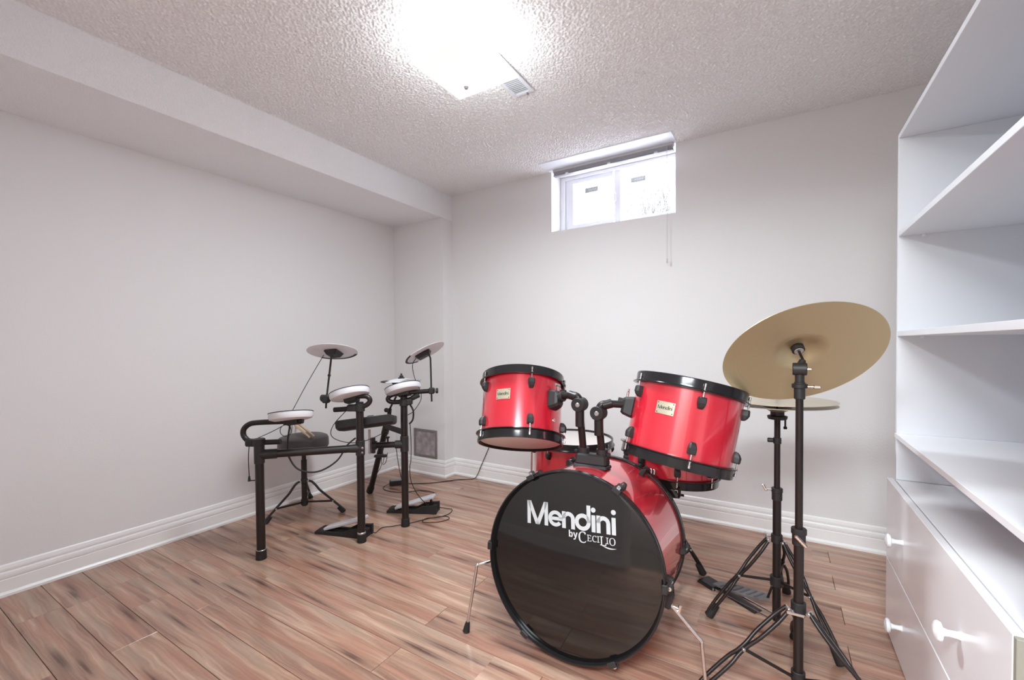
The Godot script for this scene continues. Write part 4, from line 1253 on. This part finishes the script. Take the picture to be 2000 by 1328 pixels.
func electronic_kit() -> void:
	var m: Material = mats.black_tube
	var t := thing("drum_rack", "black tubular rack of the electronic drum kit with curved arms", "drum rack", Vector3(0.79, 0, 1.2))
	var heights := [0.545, 0.715, 0.72]
	var ps := [P1, P2, P3]
	for k in 3:
		var p: Vector3 = ps[k]
		part(t, "post", MB.new().cyl(p + Vector3(0, 0.03, 0), p + Vector3(0, heights[k], 0), 0.019, 24), m)
		var ft := part(t, "rubber_foot", MB.new().cyl(p, p + Vector3(0, 0.044, 0), 0.0235, 24, 0.0225), mats.rubber)
		if k < 2: part(ft, "tape_band", MB.new().cyl(p + Vector3(0, 0.042, 0), p + Vector3(0, 0.052 if k else 0.046, 0), 0.0205, 20), mats.bolt)
	# crossbar between the two nearer posts
	var a := P1 + Vector3(0, 0.493, 0)
	var b := P2 + Vector3(0, 0.480, 0)
	part(t, "crossbar", MB.new().cyl(a, b, 0.019, 24), m)
	var d := (b - a).normalized()
	part(t, "joint", MB.new().cyl(P1 + Vector3(0, 0.452, 0), P1 + Vector3(0, 0.545, 0), 0.0225, 24).cyl(a, a + d * 0.075, 0.023, 20), mats.black_plastic)
	part(t, "joint", MB.new().cyl(P2 + Vector3(0, 0.445, 0), P2 + Vector3(0, 0.520, 0), 0.0225, 24).cyl(b, b - d * 0.055, 0.0225, 20, 0.0195), mats.black_plastic)
	part(t, "joint_bolt", MB.new().cyl(P2 + Vector3(0.021, 0.485, 0.008), P2 + Vector3(0.032, 0.485, 0.012), 0.006, 10).cyl(P2 + Vector3(0.021, 0.462, 0.008), P2 + Vector3(0.030, 0.462, 0.012), 0.005, 10), mats.bolt)
	# rear stub bar and leaning leg
	var c := P3 + Vector3(0, 0.455, 0)
	var e := Vector3(0.770, 0.452, 1.010)
	part(t, "stub_bar", MB.new().cyl(c, e, 0.0165, 20), m)
	part(t, "joint", MB.new().cyl(P3 + Vector3(0, 0.415, 0), P3 + Vector3(0, 0.500, 0), 0.0225, 24).cyl(c, c.lerp(e, 0.3), 0.022, 18), mats.black_plastic)
	part(t, "clamp", clampm(e, Vector3(0, 1, 0), 0.012, 0.085).cyl(e - (e - c).normalized() * 0.02, e + (e - c).normalized() * 0.006, 0.024, 18), mats.black_plastic)
	part(t, "clamp", MB.new().box(at(Vector3(0.800, 0.392, 0.985), Basis(Vector3.UP, 0.6)), Vector3(0.07, 0.014, 0.026), 0.004), mats.black_plastic)
	part(t, "mount_rod", MB.new().cyl(Vector3(0.752, 0.405, 1.020), Vector3(0.752, 0.540, 1.020), 0.007, 12), mats.bolt)
	part(t, "wing_bolt", MB.new().cyl(Vector3(0.835, 0.47, 0.965), Vector3(0.835, 0.492, 0.965), 0.005, 10).cyl(Vector3(0.835, 0.49, 0.965), Vector3(0.835, 0.498, 0.965), 0.011, 12), mats.dark_steel)
	var l0 := Vector3(0.3054, 0.0, 0.6456)
	var l1 := Vector3(0.612, 0.560, 0.748)
	var ld := (l1 - l0).normalized()
	part(t, "post", MB.new().cyl(l0 + ld * 0.035, l1, 0.0185, 24), m)
	part(t, "rubber_foot", MB.new().cyl(l0 + Vector3(0, 0.012, 0), l0 + ld * 0.055, 0.0225, 24), mats.rubber)
	part(t, "rear_bar", MB.new().cyl(P3 + Vector3(0, 0.52, 0), l0.lerp(l1, 0.88), 0.016, 18), mats.rubber)
	part(t, "joint", MB.new().cyl(l0.lerp(l1, 0.80), l0.lerp(l1, 0.96), 0.023, 20), mats.black_plastic)
	# first arm: hooks up to the snare pad
	var ca := Vector3(0.563, 0.548, 1.537)
	part(t, "clamp", MB.new().cyl(P1 + Vector3(0, 0.540, 0), P1 + Vector3(0, 0.568, 0), 0.026, 20).box(at(Vector3(0.556, 0.548, 1.545), Basis(Vector3.UP, 0.5)), Vector3(0.05, 0.034, 0.034), 0.006), mats.black_plastic)
	part(t, "arm", MB.new().tube([Vector3(0.668, 0.551, 1.471), Vector3(0.615, 0.549, 1.505), Vector3(0.563, 0.549, 1.537), Vector3(0.534, 0.560, 1.553), Vector3(0.519, 0.585, 1.562), Vector3(0.521, 0.612, 1.560), Vector3(0.542, 0.634, 1.547), Vector3(0.575, 0.6415, 1.526), Vector3(0.66, 0.645, 1.473), Vector3(0.758, 0.648, 1.414)], 0.0125, 16, 5), m)
	drum_pad("white rimmed pad on the hooked arm nearest the throne", Vector3(0.712, 0.668, 1.444), Vector3(-0.20, 1, -0.12), 0.096, Vector3(0.86, 0, -0.5))
	# second arm
	part(t, "clamp", MB.new().cyl(P2 + Vector3(0, 0.668, 0), P2 + Vector3(0, 0.706, 0), 0.025, 20).box(at(Vector3(0.838, 0.686, 1.185), Basis(Vector3.UP, 0.55)), Vector3(0.07, 0.034, 0.034), 0.006), mats.black_plastic)
	part(t, "arm", MB.new().tube([Vector3(0.745, 0.676, 1.235), Vector3(0.80, 0.680, 1.205), Vector3(0.855, 0.688, 1.175), Vector3(0.890, 0.700, 1.152), Vector3(0.904, 0.722, 1.142), Vector3(0.893, 0.741, 1.148), Vector3(0.868, 0.745, 1.165), Vector3(0.80, 0.740, 1.20), Vector3(0.712, 0.731, 1.250)], 0.0125, 16, 5), m)
	drum_pad("tilted white rimmed pad below the level cymbal pad", Vector3(0.812, 0.7500, 1.190), Vector3(-0.38, 1, -0.09), 0.098, Vector3(0.86, 0, -0.5))
	part(t, "clamp", MB.new().box(at(Vector3(0.706, 0.731, 1.252), Basis(Vector3.UP, 0.5)), Vector3(0.036, 0.042, 0.03), 0.006).cyl(Vector3(0.684, 0.735, 1.262), Vector3(0.694, 0.735, 1.258), 0.018, 14), mats.black_plastic)
	part(t, "cymbal_rod", MB.new().tube([Vector3(0.703, 0.683, 1.252), Vector3(0.708, 0.74, 1.25), Vector3(0.722, 0.86, 1.242), Vector3(0.733, 0.962, 1.235)], 0.0048, 10, 3).cyl(Vector3(0.7195, 0.845, 1.243), Vector3(0.7210, 0.856, 1.242), 0.0075, 10), m)
	cymbal_pad("level white cymbal pad with a dark edge, over the throne side", Vector3(0.737, 0.979, 1.232), Vector3(-0.2208, 0.9445, -0.2434), 0.121, Vector3(-0.45, 0, -0.86))
	# third arm
	part(t, "clamp", MB.new().cyl(P3 + Vector3(0, 0.668, 0), P3 + Vector3(0, 0.704, 0), 0.025, 20).box(at(Vector3(0.925, 0.690, 0.905), Basis(Vector3.UP, 0.55)), Vector3(0.06, 0.034, 0.034), 0.006), mats.black_plastic)
	part(t, "arm", MB.new().tube([Vector3(0.968, 0.722, 0.865), Vector3(0.935, 0.704, 0.885), Vector3(0.895, 0.690, 0.912), Vector3(0.850, 0.688, 0.945), Vector3(0.832, 0.702, 0.957), Vector3(0.840, 0.722, 0.948), Vector3(0.870, 0.733, 0.925), Vector3(0.95, 0.741, 0.873), Vector3(1.037, 0.748, 0.820)], 0.0125, 16, 5), m)
	part(t, "arm_cap", MB.new().cyl(Vector3(0.940, 0.708, 0.882), Vector3(0.972, 0.726, 0.860), 0.0145, 16), mats.black_plastic)
	drum_pad("tilted white rimmed pad on the rear post under two cymbal pads", Vector3(0.897, 0.7550, 0.905), Vector3(-0.38, 1, -0.09), 0.098, Vector3(0.86, 0, -0.5))
	part(t, "clamp", MB.new().box(at(Vector3(1.032, 0.748, 0.824), Basis(Vector3.UP, 0.5)), Vector3(0.034, 0.034, 0.03), 0.006).cyl(Vector3(1.052, 0.748, 0.812), Vector3(1.062, 0.748, 0.806), 0.015, 14), mats.black_plastic)
	part(t, "cymbal_rod", MB.new().tube([Vector3(1.031, 0.688, 0.823), Vector3(1.029, 0.75, 0.823), Vector3(1.026, 0.90, 0.823), Vector3(1.022, 0.935, 0.823), Vector3(1.006, 0.960, 0.828)], 0.0048, 10, 4), m)
	cymbal_pad("steeply tilted white cymbal pad against the pier", Vector3(0.990, 0.965, 0.833), Vector3(-0.5025, 0.8584, 0.103), 0.118, Vector3(-0.8, 0, 0.5))
	# hi-hat pad on the leaning post
	var hc := Vector3(0.775, 0.7990, 0.799)
	part(t, "cymbal_rod", MB.new().tube([l1 - ld * 0.01, l1 + Vector3(0.02, 0.05, 0.01), Vector3(0.70, 0.70, 0.765), hc + Vector3(0, -0.02, 0), hc + Vector3(0, 0.03, 0)], 0.006, 10, 4), m)
	part(t, "knob", MB.new().ball(l1 + Vector3(0.01, 0.045, 0.03), 0.014).cyl(l1, l1 + Vector3(0.008, 0.05, 0.0), 0.013, 12), mats.black_plastic)
	cymbal_pad("near-level grey and white hi-hat pad behind the rear tom pad", hc, Vector3(-0.03, 1, 0.0), 0.118, Vector3(-0.8, 0, 0.5))
	part(t, "wing_nut", MB.new().cyl(hc + Vector3(0, 0.014, 0), hc + Vector3(0, 0.024, 0), 0.012, 12).cyl(hc + Vector3(0, 0.024, 0), hc + Vector3(0, 0.036, 0), 0.005, 8), mats.black_plastic)
	# module
	var mc := Vector3(0.820, 0.583, 1.070)
	var md := thing("sound_module", "flat black sound module mounted between the rack posts", "sound module", mc)
	var ml := Vector3(0.672, 0.570, 1.150)
	var mr := Vector3(0.908, 0.603, 0.982)
	var mx := (mr - ml).normalized()
	var my := Vector3(-0.25, 1, -0.10)
	my = (my - mx * my.dot(mx)).normalized()
	var MX := Transform3D(Basis(mx, my, mx.cross(my)), (ml + mr) / 2)
	var ln := (mr - ml).length()
	var rings := []
	for s in [[-0.5, 0.021, 0.066], [-0.46, 0.027, 0.072], [0.46, 0.025, 0.072], [0.5, 0.021, 0.066]]:
		rings.append([MX * Vector3(s[0] * ln, -s[1] * 0.6, -s[2] * 0.8), MX * Vector3(s[0] * ln, -s[1], -s[2] * 0.5), MX * Vector3(s[0] * ln, -s[1], s[2] * 0.6), MX * Vector3(s[0] * ln, -s[1] * 0.5, s[2] * 0.95), MX * Vector3(s[0] * ln, s[1] * 0.8, s[2]), MX * Vector3(s[0] * ln, s[1], s[2] * 0.9), MX * Vector3(s[0] * ln, s[1], -s[2] * 0.9), MX * Vector3(s[0] * ln, s[1] * 0.7, -s[2])])
	part(md, "case", MB.new().loft(rings, true, false), mats.black_plastic)
	part(md, "face_plate", MB.new().box(MX * at(Vector3(0, 0.0262, 0.004)), Vector3(ln * 0.84, 0.003, 0.105), 0.001), mats.pad_grey)
	part(md, "dial", MB.new().cyl(MX * Vector3(0.02, 0.026, 0.0), MX * Vector3(0.02, 0.036, 0.0), 0.018, 20), mats.pad_dark)
	for k in 6:
		part(md, "button", MB.new().box(MX * at(Vector3(-0.09 + 0.022 * (k % 3), 0.0285, -0.02 + 0.03 * (k / 3))), Vector3(0.014, 0.003, 0.008), 0.001), mats.pad_dark)
	part(md, "mount_bracket", MB.new().box(MX * at(Vector3(-0.04, -0.028, 0.0)), Vector3(0.03, 0.02, 0.03), 0.004), mats.black_plastic)
	# loose wiring on the rack
	var cm: Material = mats.cord
	for w in [
		[[Vector3(0.690, 0.955, 1.250), Vector3(0.640, 0.80, 1.32), Vector3(0.612, 0.640, 1.400), Vector3(0.610, 0.62, 1.41), Vector3(0.585, 0.59, 1.46), Vector3(0.560, 0.562, 1.53)], 0.0017],
		[[Vector3(0.545, 0.545, 1.55), Vector3(0.541, 0.47, 1.553), Vector3(0.543, 0.385, 1.552)], 0.002],
		[[Vector3(0.63, 0.62, 1.40), Vector3(0.640, 0.53, 1.420), Vector3(0.655, 0.47, 1.425), Vector3(0.695, 0.405, 1.40), Vector3(0.755, 0.388, 1.34), Vector3(0.805, 0.43, 1.27), Vector3(0.822, 0.50, 1.22), Vector3(0.85, 0.535, 1.19)], 0.0042],
		[[Vector3(0.80, 0.675, 1.20), Vector3(0.74, 0.60, 1.235), Vector3(0.725, 0.545, 1.24), Vector3(0.76, 0.515, 1.215), Vector3(0.83, 0.505, 1.175), Vector3(0.86, 0.515, 1.10), Vector3(0.88, 0.545, 1.0)], 0.002],
		[[Vector3(0.95, 0.930, 0.855), Vector3(0.935, 0.89, 0.87), Vector3(0.95, 0.82, 0.87), Vector3(0.985, 0.74, 0.86), Vector3(0.98, 0.69, 0.86), Vector3(0.94, 0.63, 0.88), Vector3(0.905, 0.61, 0.90)], 0.002],
		[[Vector3(0.925, 0.68, 0.89), Vector3(0.945, 0.64, 0.88), Vector3(0.942, 0.59, 0.88), Vector3(0.925, 0.565, 0.89)], 0.005],
		[[Vector3(0.925, 0.565, 0.885), Vector3(0.932, 0.45, 0.885), Vector3(0.928, 0.36, 0.885), Vector3(0.925, 0.32, 0.89), Vector3(0.93, 0.24, 0.885), Vector3(0.905, 0.13, 0.80), Vector3(0.90, 0.05, 0.72)], 0.0022],
		[[Vector3(0.80, 0.44, 0.985), Vector3(0.79, 0.36, 0.97), Vector3(0.775, 0.32, 0.965), Vector3(0.74, 0.27, 0.97)], 0.0018],
		[[Vector3(0.76, 0.44, 0.95), Vector3(0.775, 0.37, 0.94), Vector3(0.765, 0.33, 0.94), Vector3(0.79, 0.345, 0.94), Vector3(0.805, 0.40, 0.94)], 0.0018],
		[[Vector3(0.85, 0.44, 0.92), Vector3(0.855, 0.30, 0.90), Vector3(0.80, 0.12, 0.80), Vector3(0.62, 0.03, 0.62), Vector3(0.38, 0.025, 0.41)], 0.002],
	]:
		part(t, "cable", MB.new().tube(w[0], w[1], 7, 5), cm)
	var ring := []
	for k in 17:
		var an := TAU * k / 16.0
		ring.append(Vector3(0.618, 0.588, 1.415) + Vector3(0.86 * cos(an), sin(an) * 1.0, -0.5 * cos(an)) * 0.028)
	part(t, "cable_coil", MB.new().tube(ring, 0.0017, 7, 2), cm)
	part(t, "cable_plug", MB.new().cyl(Vector3(0.543, 0.390, 1.552), Vector3(0.543, 0.365, 1.552), 0.004, 8, 0.007).cyl(Vector3(0.540, 0.368, 1.553), Vector3(0.574, 0.370, 1.536), 0.0028, 8), mats.black_plastic)
	# pedals
	foot_pedal("flat grey trigger pedal at the foot of the near post", Vector3(0.553, 0, 1.195), Vector3(0.840, 0, 1.105))
	foot_pedal("flat grey trigger pedal by the rear post with a coiled lead", Vector3(0.658, 0, 0.800), Vector3(0.930, 0, 0.665))

func foot_pedal(label: String, heel: Vector3, toe: Vector3) -> void:
	var d := (toe - heel).normalized()
	var l := (toe - heel).length()
	var t := thing("trigger_pedal", label, "pedal", (heel + toe) / 2, "trigger pedals of the electronic kit")
	var s := Vector3.UP.cross(d).normalized()
	var x := Transform3D(Basis(s, Vector3.UP, d), heel)
	var side := [Vector2(0, 0), Vector2(l, 0), Vector2(l, 0.052), Vector2(l * 0.70, 0.042), Vector2(l * 0.55, 0.018), Vector2(l * 0.20, 0.016), Vector2(0.0, 0.012)]
	var sx := x * Transform3D(Basis(Vector3(0, 0, 1), Vector3(0, 1, 0), Vector3(1, 0, 0)), Vector3.ZERO)
	for k in [-1.0, 1.0]:
		part(t, "side_wall", MB.new().plate(sx * at(Vector3(0, 0, k * 0.034 - 0.008)), side, 0.016), mats.rubber)
	part(t, "sole", MB.new().box(x * at(Vector3(0, 0.005, l / 2)), Vector3(0.056, 0.010, l - 0.004), 0.002), mats.rubber)
	part(t, "sensor_block", MB.new().box(x * at(Vector3(0, 0.022, l * 0.87)), Vector3(0.050, 0.034, l * 0.22), 0.004), mats.rubber)
	part(t, "heel_rest", MB.new().taper(x * at(Vector3(0, 0.010, l * 0.09)), Vector2(0.036, l * 0.09), Vector2(0.030, l * 0.06), 0.012, 0.004), mats.rubber)
	var b0 := x * Vector3(0, 0.022, l * 0.15)
	var b1 := x * Vector3(0, 0.096, l * 0.93)
	var bd := (b1 - b0).normalized()
	var bx := Transform3D(Basis(s, bd.cross(s), bd), (b0 + b1) / 2)
	part(t, "footboard", MB.new().box(bx, Vector3(0.060, 0.015, (b1 - b0).length()), 0.003), mats.foot_plate)
	part(t, "beater_arm", MB.new().taper(x * at(Vector3(0, 0.030, l * 0.86)), Vector2(0.012, 0.010), Vector2(0.010, 0.006), 0.045, 0.003), mats.dark_steel)

func throne() -> void:
	var b := Vector3(0.2155, 0, 1.062)
	var t := thing("drum_throne", "round black padded drum throne on a folding tripod", "stool", b)
	part(t, "seat", MB.new().lathe(at(b), [Vector2(0, 0.382), Vector2(0.128, 0.382), Vector2(0.138, 0.388), Vector2(0.142, 0.398), Vector2(0.141, 0.440), Vector2(0.134, 0.452), Vector2(0.118, 0.459), Vector2(0.06, 0.463), Vector2(0, 0.464)], 56), mats.vinyl_seat)
	part(t, "seat_board", MB.new().cyl(b + Vector3(0, 0.37, 0), b + Vector3(0, 0.384, 0), 0.10, 32), mats.black_plastic)
	part(t, "tube", MB.new().cyl(b + Vector3(0, 0.033, 0), b + Vector3(0, 0.312, 0), 0.0165, 20).cyl(b + Vector3(0, 0.30, 0), b + Vector3(0, 0.372, 0), 0.0125, 18), mats.black_tube)
	part(t, "collar", MB.new().cyl(b + Vector3(0, 0.176, 0), b + Vector3(0, 0.196, 0), 0.020, 18), mats.black_plastic)
	part(t, "lower_collar", MB.new().cyl(b + Vector3(0, 0.040, 0), b + Vector3(0, 0.072, 0), 0.021, 18), mats.black_plastic)
	for f in [Vector3(0.205, 0, 1.300), Vector3(0.440, 0, 0.953), Vector3(0.040, 0, 0.905)]:
		var d: Vector3 = (f - b).normalized()
		var sd := d.cross(Vector3.UP)
		var top := b + d * 0.028 + Vector3(0, 0.184, 0)
		var ft: Vector3 = f + Vector3(0, 0.016, 0)
		var leg := part(t, "leg", MB.new().tube([top, top + d * 0.02 + Vector3(0, -0.004, 0), top.lerp(ft, 0.22) + Vector3(0, 0.008, 0), top.lerp(ft, 0.32), top.lerp(ft, 0.6), ft], 0.0068, 8, 4), mats.black_tube)
		var mid := top.lerp(ft, 0.70)
		part(leg, "rivet", MB.new().cyl(mid - sd * 0.009, mid + sd * 0.009, 0.005, 8).cyl(top - sd * 0.011, top + sd * 0.011, 0.0055, 8), mats.bolt)
		part(t, "strut", MB.new().tube([b + d * 0.022 + Vector3(0, 0.056, 0), mid], 0.0062, 8, 1), mats.black_tube)
		part(t, "rubber_foot", MB.new().cyl(f + Vector3(0, 0.001, 0), f + (top - f).normalized() * 0.046, 0.0155, 12, 0.011), mats.rubber)
	for k in 2:
		var o: Vector3 = [Vector3(0.020, 0.507, 1.005), Vector3(0.014, 0.507, 0.975)][k]
		var p1: Vector3 = [Vector3(0.345, 0.474, 1.112), Vector3(0.362, 0.474, 1.088)][k]
		var dd := (p1 - o).normalized()
		one("drumstick", MB.new().lathe(Transform3D(MB.along(dd), o), [Vector2(0, 0), Vector2(0.005, 0.001), Vector2(0.007, 0.005), Vector2(0.0072, 0.23), Vector2(0.0045, 0.333), Vector2(0.0040, 0.341), Vector2(0.0055, 0.347), Vector2(0.0052, 0.354), Vector2(0, 0.358)], 14), mats.stick_wood, "pale wooden drumstick on the throne seat, " + ["nearer of the two", "farther of the two"][k], "drumstick", Transform3D.IDENTITY, "drumsticks on the throne")

func small_things() -> void:
	var p := Vector3(0.335, 0, 0.425)
	var t := thing("power_adapter", "small black power adapter on the floor behind the rack", "adapter", p)
	var yaw := atan2(0.047, -0.054)
	part(t, "case", MB.new().box(at(p + Vector3(0, 0.0175, 0), Basis(Vector3.UP, yaw)), Vector3(0.050, 0.034, 0.105), 0.005), mats.black_plastic)
	part(t, "label_plate", MB.new().box(at(p + Vector3(0, 0.035, 0), Basis(Vector3.UP, yaw)), Vector3(0.038, 0.0012, 0.085), 0.0003), mats.pad_grey)
	var cm: Material = mats.cord
	var y := 0.0028
	one("power_cable", MB.new().tube([Vector3(0.365, 0.012, 0.395), Vector3(0.41, y, 0.36), Vector3(0.50, y, 0.30), Vector3(0.56, y, 0.24), Vector3(0.60, y, 0.18), Vector3(0.66, y, 0.105), Vector3(0.735, 0.004, 0.050), Vector3(0.760, 0.03, 0.034), Vector3(0.79, 0.10, 0.026), Vector3(0.85, 0.235, 0.014), Vector3(0.87, 0.29, 0.012)], 0.0028, 8, 6), cm, "thin black mains cord running up the far wall", "cord")
	one("pedal_lead", MB.new().tube([Vector3(0.30, 0.012, 0.455), Vector3(0.285, y, 0.49), Vector3(0.32, y, 0.54), Vector3(0.40, y, 0.555), Vector3(0.50, y, 0.52), Vector3(0.57, y, 0.44), Vector3(0.63, y, 0.42), Vector3(0.70, y, 0.43), Vector3(0.72, y, 0.46)], 0.0022, 8, 6), cm, "black lead looping over the floor in front of the adapter", "cord")
	one("pedal_lead", MB.new().tube([Vector3(0.855, 0.025, 1.10), Vector3(0.84, y, 1.06), Vector3(0.82, y, 1.00), Vector3(0.86, y, 0.95), Vector3(0.915, y, 0.865), Vector3(0.95, y, 0.78), Vector3(1.00, y, 0.71), Vector3(1.04, y, 0.70), Vector3(1.06, y, 0.73), Vector3(1.03, y, 0.79), Vector3(0.96, y, 0.83), Vector3(0.95, 0.0075, 0.79), Vector3(1.00, 0.0075, 0.74), Vector3(1.01, y, 0.66), Vector3(0.985, y, 0.60), Vector3(0.955, y, 0.600), Vector3(0.925, 0.02, 0.645)], 0.0022, 8, 6), cm, "black lead coiled on the floor between the two trigger pedals", "cord")
